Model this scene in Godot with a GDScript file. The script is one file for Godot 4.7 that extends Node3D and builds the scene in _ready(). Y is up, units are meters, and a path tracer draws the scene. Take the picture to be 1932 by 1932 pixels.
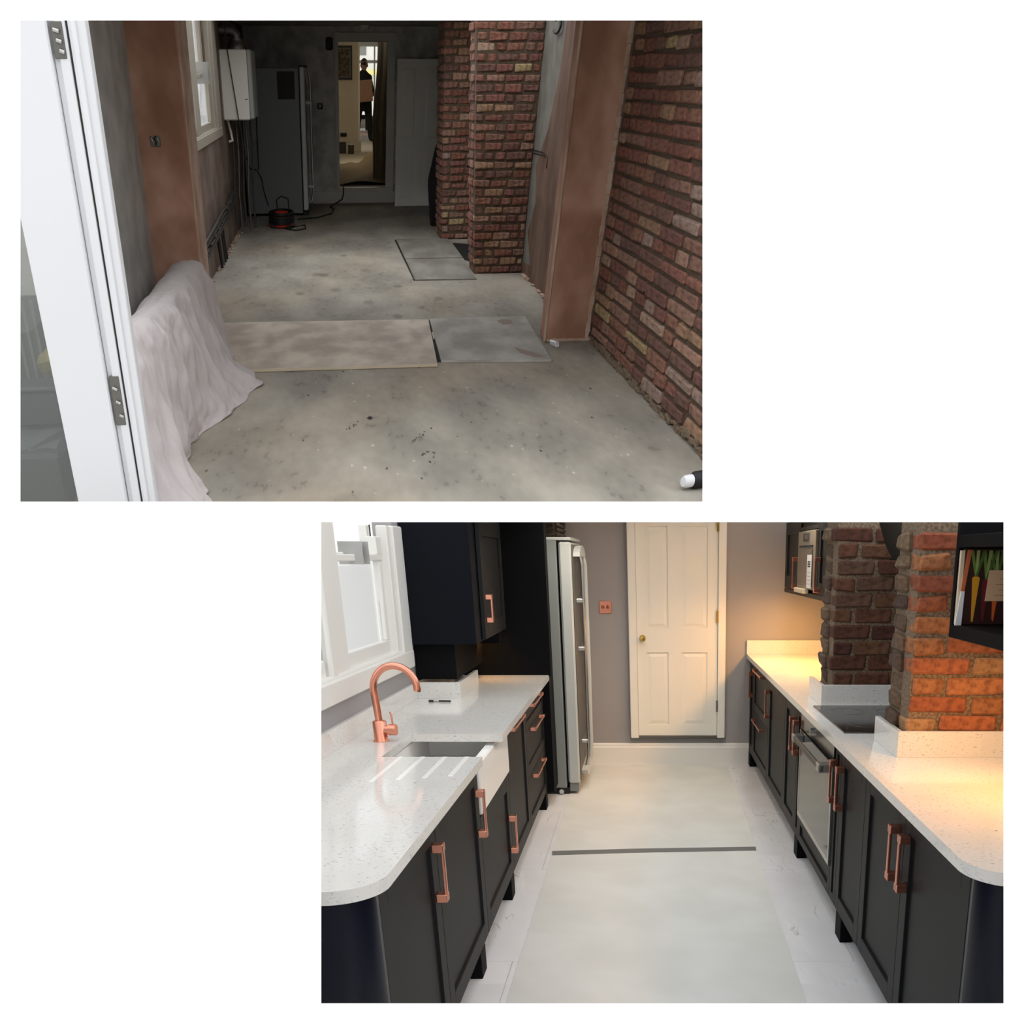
extends Node3D
# Two rooms of one house seen through two rectangular openings in a white wall:
# the stripped kitchen (upper left) and the finished kitchen (lower right).
# Every room has a frame of its own (room 0 = stripped, room 1 = finished): x to the right,
# y up, z towards the viewer, metres. Each room is skewed to line up from the one camera:
# SQ holds how far each room is out of square.

var TURN := [Basis(), Basis()]
var SQ := [Basis(), Basis()]
var AT := [Vector3.ZERO, Vector3.ZERO]
var room_of := {}
var names := {}
var mats := {}
var rng := RandomNumberGenerator.new()
const A := 0
const K := 1


class Bd:
	var v := PackedVector3Array()
	var u := PackedVector2Array()
	var g := PackedInt32Array()
	func tri(a: Vector3, b: Vector3, c: Vector3, out: Vector3, s := -1, ua := Vector2.ZERO, ub := Vector2.ZERO, uc := Vector2.ZERO) -> void:
		if (a - c).cross(a - b).dot(out) >= 0.0:
			v.append(a); v.append(b); v.append(c)
			u.append(ua); u.append(ub); u.append(uc)
		else:
			v.append(a); v.append(c); v.append(b)
			u.append(ua); u.append(uc); u.append(ub)
		g.append(s)
	func quad(a: Vector3, b: Vector3, c: Vector3, d: Vector3, out: Vector3, s := -1) -> void:
		tri(a, b, c, out, s)
		tri(a, c, d, out, s)
	func quv(a: Vector3, b: Vector3, c: Vector3, d: Vector3, out: Vector3) -> void:
		tri(a, b, c, out, -1, Vector2(0, 0), Vector2(1, 0), Vector2(1, 1))
		tri(a, c, d, out, -1, Vector2(0, 0), Vector2(1, 1), Vector2(0, 1))
	func box(lo: Vector3, hi: Vector3, ch := 0.0) -> void:
		var h := (hi - lo) * 0.5
		block((lo + hi) * 0.5, h, ch, Basis(), 0.0, null)
	func block(c: Vector3, h: Vector3, ch: float, rot: Basis, jit: float, rg) -> void:
		# a chamfered box; with jit its corners are uneven
		ch = minf(ch, minf(h.x, minf(h.y, h.z)) * 0.9)
		var P := {}
		for sx in [-1, 1]:
			for sy in [-1, 1]:
				for sz in [-1, 1]:
					var j := Vector3.ZERO
					if jit > 0.0:
						j = Vector3(rg.randf_range(-1, 1), rg.randf_range(-1, 1), rg.randf_range(-1, 1)) * jit
					for a in 3:
						var q := Vector3(sx * (h.x - ch), sy * (h.y - ch), sz * (h.z - ch))
						q[a] = [sx, sy, sz][a] * h[a]
						P[[sx, sy, sz, a]] = c + rot * (q + j)
		for a in 3:
			var b := (a + 1) % 3
			var d := (a + 2) % 3
			for s in [-1, 1]:
				var k := []
				for m in [[-1, -1], [1, -1], [1, 1], [-1, 1]]:
					var t := [0, 0, 0]
					t[a] = s; t[b] = m[0]; t[d] = m[1]
					k.append(P[[t[0], t[1], t[2], a]])
				var o := Vector3.ZERO
				o[a] = s
				quad(k[0], k[1], k[2], k[3], rot * o)
		if ch <= 0.0:
			return
		for a in 3:
			var b := (a + 1) % 3
			var d := (a + 2) % 3
			for s in [-1, 1]:
				for w in [-1, 1]:
					var k := []
					for m in [[-1, a], [1, a], [1, b], [-1, b]]:
						var t := [0, 0, 0]
						t[a] = s; t[b] = w; t[d] = m[0]
						k.append(P[[t[0], t[1], t[2], m[1]]])
					var o := Vector3.ZERO
					o[a] = s; o[b] = w
					quad(k[0], k[1], k[2], k[3], rot * o)
		for sx in [-1, 1]:
			for sy in [-1, 1]:
				for sz in [-1, 1]:
					tri(P[[sx, sy, sz, 0]], P[[sx, sy, sz, 1]], P[[sx, sy, sz, 2]], rot * Vector3(sx, sy, sz))
	func prism(poly: PackedVector2Array, o: Vector3, ex: Vector3, ey: Vector3, ez: Vector3, w0: float, w1: float, smooth := false) -> void:
		# a polygon in the plane (ex, ey) drawn out along ez from w0 to w1
		var idx := Geometry2D.triangulate_polygon(poly)
		for i in range(0, idx.size(), 3):
			var a := poly[idx[i]]
			var b := poly[idx[i + 1]]
			var c := poly[idx[i + 2]]
			tri(o + ex * a.x + ey * a.y + ez * w1, o + ex * b.x + ey * b.y + ez * w1, o + ex * c.x + ey * c.y + ez * w1, ez * signf(w1 - w0))
			tri(o + ex * a.x + ey * a.y + ez * w0, o + ex * b.x + ey * b.y + ez * w0, o + ex * c.x + ey * c.y + ez * w0, ez * signf(w0 - w1))
		var turn := -1.0 if Geometry2D.is_polygon_clockwise(poly) else 1.0
		for i in poly.size():
			var a := poly[i]
			var b := poly[(i + 1) % poly.size()]
			var e := (b - a)
			var out := (ex * e.y - ey * e.x) * turn
			quad(o + ex * a.x + ey * a.y + ez * w0, o + ex * b.x + ey * b.y + ez * w0, o + ex * b.x + ey * b.y + ez * w1, o + ex * a.x + ey * a.y + ez * w1, out, 1 if smooth else -1)
	func tube(pts: Array, r, n := 10, caps := true) -> void:
		var rings := []
		var up := Vector3.UP
		var t0: Vector3 = (pts[1] - pts[0]).normalized()
		if absf(t0.dot(up)) > 0.9:
			up = Vector3.RIGHT
		var nx := t0.cross(up).normalized()
		for i in pts.size():
			var t: Vector3 = (pts[mini(i + 1, pts.size() - 1)] - pts[maxi(i - 1, 0)]).normalized()
			nx = (nx - t * nx.dot(t)).normalized()
			var ny := t.cross(nx)
			var rr: float = r[i] if r is Array else r
			var ring := []
			for k in n:
				var an := TAU * k / n
				ring.append(pts[i] + (nx * cos(an) + ny * sin(an)) * rr)
			rings.append(ring)
		for i in pts.size() - 1:
			for k in n:
				var a: Vector3 = rings[i][k]
				var b: Vector3 = rings[i][(k + 1) % n]
				var mid: Vector3 = (a + b) * 0.5 - pts[i]
				quad(a, b, rings[i + 1][(k + 1) % n], rings[i + 1][k], mid, 2)
		if caps:
			for e in [0, pts.size() - 1]:
				var d: Vector3 = (pts[0] - pts[1]) if e == 0 else (pts[e] - pts[e - 1])
				for k in n:
					tri(pts[e], rings[e][k], rings[e][(k + 1) % n], d)
	func lathe(prof: Array, o: Vector3, ax: Vector3, n := 16) -> void:
		# prof: Vector2(radius, along)
		var nx := ax.cross(Vector3.RIGHT if absf(ax.x) < 0.9 else Vector3.UP).normalized()
		var ny := ax.cross(nx)
		for i in prof.size() - 1:
			var p: Vector2 = prof[i]
			var q: Vector2 = prof[i + 1]
			var e := q - p
			for k in n:
				var a0 := TAU * k / n
				var a1 := TAU * (k + 1) / n
				var d0 := nx * cos(a0) + ny * sin(a0)
				var d1 := nx * cos(a1) + ny * sin(a1)
				var out := (d0 + d1) * 0.5 * e.y - ax * e.x
				var s := 3 + i if absf(e.x) > absf(e.y) * 4.0 else 2
				if p.x < 1e-5:
					tri(o + ax * p.y, o + d0 * q.x + ax * q.y, o + d1 * q.x + ax * q.y, out, s)
				elif q.x < 1e-5:
					tri(o + d0 * p.x + ax * p.y, o + d1 * p.x + ax * p.y, o + ax * q.y, out, s)
				else:
					quad(o + d0 * p.x + ax * p.y, o + d1 * p.x + ax * p.y, o + d1 * q.x + ax * q.y, o + d0 * q.x + ax * q.y, out, s)
	func sheet(rows: Array, th: float, hint: Vector3) -> void:
		# a grid of points as a cloth of thickness th; hint points out of it on the whole
		var nr: int = rows.size()
		var nc: int = rows[0].size()
		var nor := []
		var total := Vector3.ZERO
		for i in nr:
			var line := []
			for j in nc:
				var du: Vector3 = rows[i][mini(j + 1, nc - 1)] - rows[i][maxi(j - 1, 0)]
				var dv: Vector3 = rows[mini(i + 1, nr - 1)][j] - rows[maxi(i - 1, 0)][j]
				var nn := du.cross(dv).normalized()
				line.append(nn)
				total += nn
			nor.append(line)
		var f := 1.0 if total.dot(hint) > 0 else -1.0
		for i in nr - 1:
			for j in nc - 1:
				var n0: Vector3 = nor[i][j] * f + nor[i + 1][j + 1] * f
				quad(rows[i][j], rows[i][j + 1], rows[i + 1][j + 1], rows[i + 1][j], n0, 1)
				if th > 0.0:
					quad(rows[i][j] - nor[i][j] * f * th, rows[i][j + 1] - nor[i][j + 1] * f * th, rows[i + 1][j + 1] - nor[i + 1][j + 1] * f * th, rows[i + 1][j] - nor[i + 1][j] * f * th, -n0, 4)
		if th <= 0.0:
			return
		for i in nr - 1:
			for j in [0, nc - 1]:
				var o: Vector3 = rows[i][j] - rows[i][1 if j == 0 else nc - 2]
				quad(rows[i][j], rows[i + 1][j], rows[i + 1][j] - nor[i + 1][j] * f * th, rows[i][j] - nor[i][j] * f * th, o)
		for j in nc - 1:
			for i in [0, nr - 1]:
				var o: Vector3 = rows[i][j] - rows[1 if i == 0 else nr - 2][j]
				quad(rows[i][j], rows[i][j + 1], rows[i][j + 1] - nor[i][j + 1] * f * th, rows[i][j] - nor[i][j] * f * th, o)
	func mesh(sq: Basis, m: Material) -> ArrayMesh:
		var st := SurfaceTool.new()
		st.begin(Mesh.PRIMITIVE_TRIANGLES)
		for i in g.size():
			st.set_smooth_group(g[i] if g[i] >= 0 else 0xFFFFFFFF)
			for k in 3:
				st.set_uv(u[i * 3 + k])
				st.add_vertex(sq * v[i * 3 + k])
		st.generate_normals()
		var am := st.commit()
		am.surface_set_material(0, m)
		return am


func numbered(n: String) -> String:
	if not names.has(n):
		names[n] = 0
		return n
	names[n] += 1
	return "%s_%03d" % [n, names[n]]


func world(r: int, p: Vector3) -> Vector3:
	return AT[r] + TURN[r] * (SQ[r] * p)


func metas(o: Node, label: String, cat: String, group := "", kind := "") -> void:
	if label:
		o.set_meta("label", label)
	if cat:
		o.set_meta("category", cat)
	if group:
		o.set_meta("group", group)
	if kind:
		o.set_meta("kind", kind)


func thing(r: int, called: String, label: String, cat: String, p := Vector3.ZERO, group := "", kind := "") -> Node3D:
	var o := Node3D.new()
	o.name = numbered(called)
	add_child(o)
	o.transform = Transform3D(TURN[r], world(r, p))
	room_of[o] = r
	metas(o, label, cat, group, kind)
	return o


func one(r: int, called: String, b: Bd, m: Material, label: String, cat: String, p := Vector3.ZERO, group := "", kind := "") -> MeshInstance3D:
	var o := MeshInstance3D.new()
	o.name = numbered(called)
	o.mesh = b.mesh(SQ[r], m)
	add_child(o)
	o.transform = Transform3D(TURN[r], world(r, p))
	room_of[o] = r
	metas(o, label, cat, group, kind)
	return o


func struct(r: int, called: String, b: Bd, m: Material, label := "") -> MeshInstance3D:
	return one(r, called, b, m, label, "", Vector3.ZERO, "", "structure")


func part(parent: Node3D, called: String, b: Bd, m: Material, p := Vector3.ZERO, label := "") -> MeshInstance3D:
	var r: int = room_of[parent]
	return part_mesh(parent, called, b.mesh(SQ[r], m), p, label)


func part_mesh(parent: Node3D, called: String, me: Mesh, p := Vector3.ZERO, label := "") -> MeshInstance3D:
	var r: int = room_of[parent]
	var o := MeshInstance3D.new()
	o.name = called
	o.mesh = me
	o.position = SQ[r] * p
	parent.add_child(o, true)
	room_of[o] = r
	if label:
		o.set_meta("label", label)
	return o


func B() -> Bd:
	return Bd.new()


func bx(lo: Vector3, hi: Vector3, ch := 0.0) -> Bd:
	var b := Bd.new()
	b.box(lo, hi, ch)
	return b


func V(x: float, y: float, z: float) -> Vector3:
	return Vector3(x, y, z)


# ---------------------------------------------------------------- materials
func ntex(lo: Color, hi: Color, freq: float, seed_: int, size := 256, oct := 4, mid = null, type := FastNoiseLite.TYPE_SIMPLEX_SMOOTH) -> ImageTexture:
	var n := FastNoiseLite.new()
	n.noise_type = type
	n.seed = seed_
	n.frequency = freq
	n.fractal_octaves = oct
	var src := n.get_seamless_image(size, size)
	var im := Image.create(size, size, false, Image.FORMAT_RGB8)
	for y in size:
		for x in size:
			var t := src.get_pixel(x, y).r
			var c: Color
			if mid == null:
				c = lo.lerp(hi, clampf((t - 0.2) / 0.6, 0, 1))
			else:
				c = lo.lerp(mid, clampf(t / 0.5, 0, 1)) if t < 0.5 else (mid as Color).lerp(hi, clampf((t - 0.5) / 0.4, 0, 1))
			im.set_pixel(x, y, c)
	return ImageTexture.create_from_image(im)


func mat(key: String, c: Color, rough := 0.7, metal := 0.0) -> StandardMaterial3D:
	if mats.has(key):
		return mats[key]
	var m := StandardMaterial3D.new()
	m.resource_name = key
	m.albedo_color = c
	m.roughness = rough
	m.metallic = metal
	mats[key] = m
	return m


func tmat(key: String, t: Texture2D, c: Color, scale: Vector3, rough := 0.8, bump: Texture2D = null, bscale := 0.2) -> StandardMaterial3D:
	if mats.has(key):
		return mats[key]
	var m := mat(key, c, rough)
	m.albedo_texture = t
	m.uv1_triplanar = true
	m.uv1_scale = scale
	if bump:
		m.heightmap_enabled = true
		m.heightmap_texture = bump
		m.heightmap_scale = bscale
	return m


func sc(r: int, g: int, b: int) -> Color:
	return Color(r / 255.0, g / 255.0, b / 255.0)


# ---------------------------------------------------------------- bricks
var brick_meshes := {}
func brick_mesh(r: int, ex: Vector3, en: Vector3, l: float, h: float, d: float, ch: float, var_: int) -> ArrayMesh:
	var key := [r, ex, roundi(l * 100), roundi(h * 1000), roundi(d * 100), var_]
	if not brick_meshes.has(key):
		var rg := RandomNumberGenerator.new()
		rg.seed = 77 + var_ * 13 + roundi(l * 100)
		var b := Bd.new()
		b.block(Vector3.ZERO, V(l, h, d) * 0.5, ch, Basis(ex, Vector3.UP, en), ch * 0.75, rg)
		brick_meshes[key] = b.mesh(SQ[r], null)
	return brick_meshes[key]


func lay(parent: Node3D, r: int, p: Vector3, ex: Vector3, en: Vector3, l: float, h: float, d: float, ch: float, m: Material) -> void:
	var o := MeshInstance3D.new()
	o.name = "brick"
	o.mesh = brick_mesh(r, ex, en, l, h, d, ch, rng.randi_range(0, 4))
	o.material_override = m
	o.position = SQ[r] * p
	parent.add_child(o, true)


func _ready() -> void:
	rng.seed = 11
	# ---- camera, sky, exposure
	var cam := Camera3D.new()
	cam.name = "camera"
	cam.projection = Camera3D.PROJECTION_FRUSTUM
	cam.near = 0.05
	cam.far = 120.0
	cam.size = 0.057775
	cam.frustum_offset = Vector2(0.000478, 0.019498)
	cam.position = V(0, 1.68, 0)
	cam.rotation_degrees = V(-18.763288, 0, 0)
	add_child(cam)
	var env := Environment.new()
	env.background_mode = Environment.BG_SKY
	var sky := Sky.new()
	var sm := ProceduralSkyMaterial.new()
	sm.sky_top_color = Color(0.985, 0.993, 1.0)
	sm.sky_horizon_color = Color(0.985, 0.993, 1.0)
	sm.ground_horizon_color = Color(0.80, 0.80, 0.79)
	sm.ground_bottom_color = Color(0.80, 0.80, 0.79)
	sky.sky_material = sm
	env.sky = sky
	env.background_energy_multiplier = 1.75
	env.tonemap_mode = Environment.TONE_MAPPER_LINEAR
	env.tonemap_exposure = 1.0
	env.sdfgi_enabled = true
	env.ssao_enabled = true
	env.ssil_enabled = true
	var we := WorldEnvironment.new()
	we.name = "world"
	we.environment = env
	add_child(we)
	# ---- the three frames: stripped room, finished room, white wall
	TURN[A] = Basis(V(0.992, 0.0489, -0.116), V(0, 0.9214, 0.3886), V(0.1259, -0.3855, 0.9141)).orthonormalized()
	SQ[A] = Basis(V(1, 0, 0), V(0.1057, 1, -0.0025), V(0.0211, 0, 1))
	AT[A] = V(-0.183, 0.0568, -0.6546)
	SQ[K] = Basis(V(1, 0, 0), V(-0.0673, 1, -0.0096), V(-0.1484, 0, 1))
	AT[K] = V(0.1131, 0, 0.0162)
	TURN.append(Basis.from_euler(V(deg_to_rad(-18.763288), 0, 0)))
	SQ.append(Basis())
	AT.append(V(0, 1.68, 0) + TURN[2] * V(0, 0, -1.6))
	materials()
	white_wall()
	shell_a()
	shell_k()
	brick_a()
	things_a()
	hall_a()
	left_run()
	right_run()
	things_k()


var T := {}
func materials() -> void:
	T.fine = ntex(Color(0.86, 0.86, 0.86), Color(1, 1, 1), 0.03, 5)
	T.blot = ntex(Color(0.84, 0.83, 0.82), Color(1, 1, 1), 0.012, 8, 256, 5)
	T.grain = ntex(Color(0.72, 0.72, 0.72), Color(1, 1, 1), 0.09, 21, 256, 3)
	T.plaster = ntex(Color(0.78, 0.72, 0.68), Color(1.0, 1.0, 1.0), 0.008, 31, 256, 5)
	T.quartz = quartz_tex()
	T.brick = ntex(Color(0.66, 0.62, 0.6), Color(1.0, 0.98, 0.95), 0.025, 61, 256, 4, Color(0.88, 0.87, 0.86))
	T.mortar = ntex(Color(0.7, 0.68, 0.62), Color(1, 1, 1), 0.08, 63, 256, 3)
	T.paper = ntex(Color(0.97, 0.97, 0.967), Color(1, 1, 1), 0.01, 71, 256, 3)
	T.veins = vein_tex()
	tmat("page_white", T.fine, Color(1, 1, 1), V(1, 1, 1), 0.9)
	mats.page_white.albedo_texture = null
	mats.page_white.albedo_color = Color(0.985, 0.985, 0.985)
	tmat("plaster_pink", T.plaster, sc(194, 154, 134), V(0.7, 0.5, 0.7), 0.95)
	tmat("plaster_pale", T.plaster, sc(205, 178, 160), V(0.9, 0.9, 0.9), 0.95)
	tmat("plaster_dark", T.plaster, sc(112, 88, 74), V(0.9, 0.6, 0.9), 0.95)
	tmat("wall_grey", T.fine, sc(188, 186, 182), V(0.4, 0.4, 0.4), 0.95)
	tmat("wall_bare", T.plaster, sc(120, 104, 94), V(1.1, 0.7, 0.5), 0.95)
	tmat("ceiling_dull", T.fine, sc(200, 196, 188), V(0.4, 0.4, 0.4), 0.95)
	tmat("mortar_dark", T.mortar, sc(104, 88, 74), V(3, 3, 3), 0.98, T.mortar, 0.3)
	tmat("mortar_tan", T.mortar, sc(140, 122, 104), V(3, 3, 3), 0.98, T.mortar, 0.2)
	tmat("dust_cloth", T.paper, sc(206, 198, 198), V(3, 3, 3), 0.95)
	tmat("board_ply", T.blot, sc(226, 214, 200), V(0.8, 1, 0.5), 0.85)
	tmat("board_grey", T.blot, sc(190, 187, 181), V(0.9, 1, 0.4), 0.85)
	tmat("board_dull", T.blot, sc(150, 145, 137), V(0.9, 1, 0.3), 0.85)
	tmat("wall_pale", T.fine, sc(226, 224, 218), V(0.4, 0.4, 0.4), 0.95)
	mat("door_white", sc(238, 236, 228), 0.45)
	mat("scuff", sc(150, 134, 124), 0.9)
	mat("paint_shaded", sc(158, 150, 137), 0.6)  # white window paint darkened to stand for shade
	tmat("wall_strip", T.fine, sc(122, 118, 110), V(0.4, 0.4, 0.4), 0.95)
	tmat("lime", T.mortar, sc(190, 176, 164), V(6, 6, 3), 0.98)
	mat("ply_edge", sc(205, 190, 165), 0.8)
	mat("gloss_white", sc(228, 229, 233), 0.35)
	mat("paint_white", sc(232, 231, 226), 0.45)
	mat("paint_offwhite", sc(214, 212, 204), 0.5)
	mat("rubber_dark", sc(58, 54, 50), 0.8)
	mat("steel", sc(190, 190, 188), 0.35, 1.0)
	mat("steel_dull", sc(120, 118, 114), 0.5, 1.0)
	mat("fridge_grey", sc(150, 154, 152), 0.4)
	mat("fridge_door", sc(200, 204, 202), 0.35)
	mat("black", sc(18, 18, 19), 0.6)
	mat("black_gloss", sc(12, 12, 13), 0.12)
	mat("hole_black", sc(16, 14, 12), 0.95)
	mat("cable_black", sc(26, 26, 27), 0.6)
	mat("reel_red", sc(200, 48, 36), 0.5)
	mat("copper", sc(232, 160, 136), 0.32, 1.0)
	mat("brass", sc(214, 180, 96), 0.25, 1.0)
	mat("navy", sc(30, 31, 33), 0.5).metallic_specular = 0.3
	mat("navy_deep", sc(14, 15, 18), 0.6).metallic_specular = 0.2
	mat("navy_gloss", sc(17, 21, 34), 0.25).metallic_specular = 0.35
	mat("navy_matt", sc(16, 18, 25), 0.6).metallic_specular = 0.2
	tmat("quartz", T.quartz, sc(226, 225, 222), V(1.0, 1.0, 0.8), 0.10)
	mat("ceramic", sc(250, 249, 246), 0.12)
	tmat("paint_grey", T.paper, sc(162, 159, 160), V(0.3, 0.3, 0.3), 0.9)
	tmat("tile_marble", T.veins, sc(246, 246, 248), V(0.8, 0.8, 0.6), 0.25)
	tmat("grout", T.fine, sc(205, 205, 205), V(3, 3, 3), 0.9)
	tmat("sheet_paper", T.paper, sc(222, 224, 221), V(0.8, 0.8, 0.8), 0.8, T.paper, 0.4)
	mat("tape_grey", sc(112, 113, 112), 0.7)
	mat("wood_orange", sc(214, 150, 92), 0.5)
	mat("card_brown", sc(132, 98, 78), 0.85)
	mat("skin", sc(150, 108, 90), 0.6)
	mat("cloth_black", sc(20, 20, 22), 0.9)
	mat("sheet_brown", sc(122, 108, 84), 0.95)
	mat("render_pale", sc(226, 224, 216), 0.9)
	var glass := mat("glass", Color(0.93, 0.97, 0.97, 0.03), 0.03)
	glass.transparency = BaseMaterial3D.TRANSPARENCY_ALPHA
	var film := mat("clear_film", Color(0.6, 0.63, 0.6, 0.2), 0.4)
	film.transparency = BaseMaterial3D.TRANSPARENCY_ALPHA
	var dim := [[150, 102, 86], [140, 94, 80], [156, 110, 94], [134, 94, 86], [160, 116, 98], [146, 98, 82], [162, 126, 110], [126, 92, 84], [152, 104, 92], [130, 98, 86], [144, 98, 90], [152, 114, 100], [172, 138, 112]]
	T.bricks_a = []
	for i in dim.size():
		T.bricks_a.append(tmat("brick_old_%d" % i, T.brick, sc(dim[i][0], dim[i][1], dim[i][2]), V(4, 4, 1.6), 0.95, T.brick, 0.25))
	T.bricks_p = []
	var pale := [[186, 156, 138], [178, 140, 122], [190, 168, 128], [170, 146, 134]]
	for i in pale.size():
		T.bricks_p.append(tmat("brick_pale_%d" % i, T.brick, sc(pale[i][0], pale[i][1], pale[i][2]), V(4, 4, 1.6), 0.95, T.brick, 0.3))
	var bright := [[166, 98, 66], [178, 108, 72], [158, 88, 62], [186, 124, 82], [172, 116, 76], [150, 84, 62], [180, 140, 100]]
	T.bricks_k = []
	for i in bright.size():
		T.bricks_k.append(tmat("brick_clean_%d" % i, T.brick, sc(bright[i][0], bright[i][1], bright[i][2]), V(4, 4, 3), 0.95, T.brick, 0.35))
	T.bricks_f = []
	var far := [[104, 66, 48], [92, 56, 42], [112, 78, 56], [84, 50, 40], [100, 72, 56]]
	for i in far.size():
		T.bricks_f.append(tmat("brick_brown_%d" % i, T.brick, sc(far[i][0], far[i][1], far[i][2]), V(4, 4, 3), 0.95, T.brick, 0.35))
	var side_tones := [[104, 84, 68], [96, 76, 62], [118, 96, 76], [86, 66, 56], [128, 108, 86]]  # greyer brick tones for the side faces of both piers
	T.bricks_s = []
	for i in side_tones.size():
		T.bricks_s.append(tmat("brick_side_%d" % i, T.brick, sc(side_tones[i][0], side_tones[i][1], side_tones[i][2]), V(4, 4, 3), 0.95, T.brick, 0.35))


func quartz_tex() -> ImageTexture:
	# near-white stone with sparse fine grey flecks and short veins
	var im := Image.create(1024, 1024, false, Image.FORMAT_RGB8)
	var n1 := FastNoiseLite.new()
	n1.seed = 44
	n1.frequency = 0.02
	n1.fractal_type = FastNoiseLite.FRACTAL_NONE
	var n2 := FastNoiseLite.new()
	n2.seed = 45
	n2.frequency = 0.004
	n2.fractal_octaves = 3
	var n3 := FastNoiseLite.new()
	n3.seed = 46
	n3.frequency = 0.05
	n3.fractal_octaves = 2
	for y in 1024:
		for x in 1024:
			var sx := x / 1024.0
			var a := n1.get_noise_2d(x + n3.get_noise_2d(x * 0.6, y * 0.6) * 26.0, y * 2.0 + n3.get_noise_2d(x * 0.6 + 500.0, y * 0.6) * 26.0)
			var m := n2.get_noise_2d(x, y)
			var f := n3.get_noise_2d(x * 0.9, y * 1.6)
			var v := 1.0 + m * 0.03
			var line := clampf(1.3 - absf(a) / 0.05, 0, 1) * clampf((m + 0.12) * 4.0, 0, 1) * clampf((f + 0.02) * 6.0, 0, 1)
			v -= line * 0.34
			if f > 0.50:
				v -= (f - 0.50) * 0.8
			im.set_pixel(x, y, Color(v, v * 0.998, v * 0.992))
	return ImageTexture.create_from_image(im)


func vein_tex() -> ImageTexture:
	var im := Image.create(512, 512, false, Image.FORMAT_RGB8)
	var n1 := FastNoiseLite.new()
	n1.seed = 73
	n1.frequency = 0.006
	n1.fractal_octaves = 4
	var n2 := FastNoiseLite.new()
	n2.seed = 74
	n2.frequency = 0.006
	n2.fractal_octaves = 3
	for y in 512:
		for x in 512:
			var a := n1.get_noise_2d(x * 1.6, y * 0.7)
			var m := n2.get_noise_2d(x, y)
			var v := 0.985 + m * 0.035 - clampf(1.0 - absf(a) / 0.02, 0, 1) * clampf(m * 3.0 + 0.1, 0, 1) * 0.22
			im.set_pixel(x, y, Color(v * 0.995, v, minf(v * 1.005, 1.0)))
	return ImageTexture.create_from_image(im)


func pick(list: Array) -> Material:
	return list[rng.randi_range(0, list.size() - 1)]


func white_wall() -> void:
	# a white board with two rectangular openings, their edges splayed on the far side
	var xs := [-2.0, -0.8723, -0.3292, 0.3593, 0.9028, 2.05]
	var ys := [-1.15, -0.2632, 0.6057, 0.6426, 1.5115, 2.05]
	var holes := [[0, 1, 3, 3, 4], [1, 2, 4, 1, 2]]   # x lines 1..3, y lines 3..4, and so on
	var b := B()
	var t := 0.010
	var fl := 0.011
	for i in 5:
		for j in 5:
			var first := i >= 1 and i < 3 and j == 3
			var second := i >= 2 and i < 4 and j == 1
			if first or second:
				continue
			b.quad(V(xs[i], ys[j], 0), V(xs[i + 1], ys[j], 0), V(xs[i + 1], ys[j + 1], 0), V(xs[i], ys[j + 1], 0), V(0, 0, 1))
	for h in [[xs[1], xs[3], ys[3], ys[4]], [xs[2], xs[4], ys[1], ys[2]]]:
		var f := [V(h[0], h[2], 0), V(h[1], h[2], 0), V(h[1], h[3], 0), V(h[0], h[3], 0)]
		var k := [V(h[0] - fl, h[2] - fl, -t), V(h[1] + fl, h[2] - fl, -t), V(h[1] + fl, h[3] + fl, -t), V(h[0] - fl, h[3] + fl, -t)]
		var c := V((h[0] + h[1]) / 2, (h[2] + h[3]) / 2, -0.01)
		for e in 4:
			var mid: Vector3 = (f[e] + f[(e + 1) % 4]) * 0.5
			b.quad(f[e], f[(e + 1) % 4], k[(e + 1) % 4], k[e], c - mid)
	# far side
	var X := [-2.0, -0.8723 - fl, -0.3292 - fl, 0.3593 + fl, 0.9028 + fl, 2.05]
	var Y := [-1.15, -0.2632 - fl, 0.6057 + fl, 0.6426 - fl, 1.5115 + fl, 2.05]
	for i in 5:
		for j in 5:
			if (i >= 1 and i < 3 and j == 3) or (i >= 2 and i < 4 and j == 1):
				continue
			b.quad(V(X[i], Y[j], -t), V(X[i + 1], Y[j], -t), V(X[i + 1], Y[j + 1], -t), V(X[i], Y[j + 1], -t), V(0, 0, -1))
	for e in [[V(-2, -1.15, 0), V(2.05, -1.15, 0), V(0, -1, 0)], [V(-2, 2.05, 0), V(2.05, 2.05, 0), V(0, 1, 0)], [V(-2, -1.15, 0), V(-2, 2.05, 0), V(-1, 0, 0)], [V(2.05, -1.15, 0), V(2.05, 2.05, 0), V(1, 0, 0)]]:
		b.quad(e[0], e[1], e[1] - V(0, 0, t), e[0] - V(0, 0, t), e[2])
	struct(2, "wall_front", b, mats.page_white, "plain white wall with two rectangular openings onto two kitchens")


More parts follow.
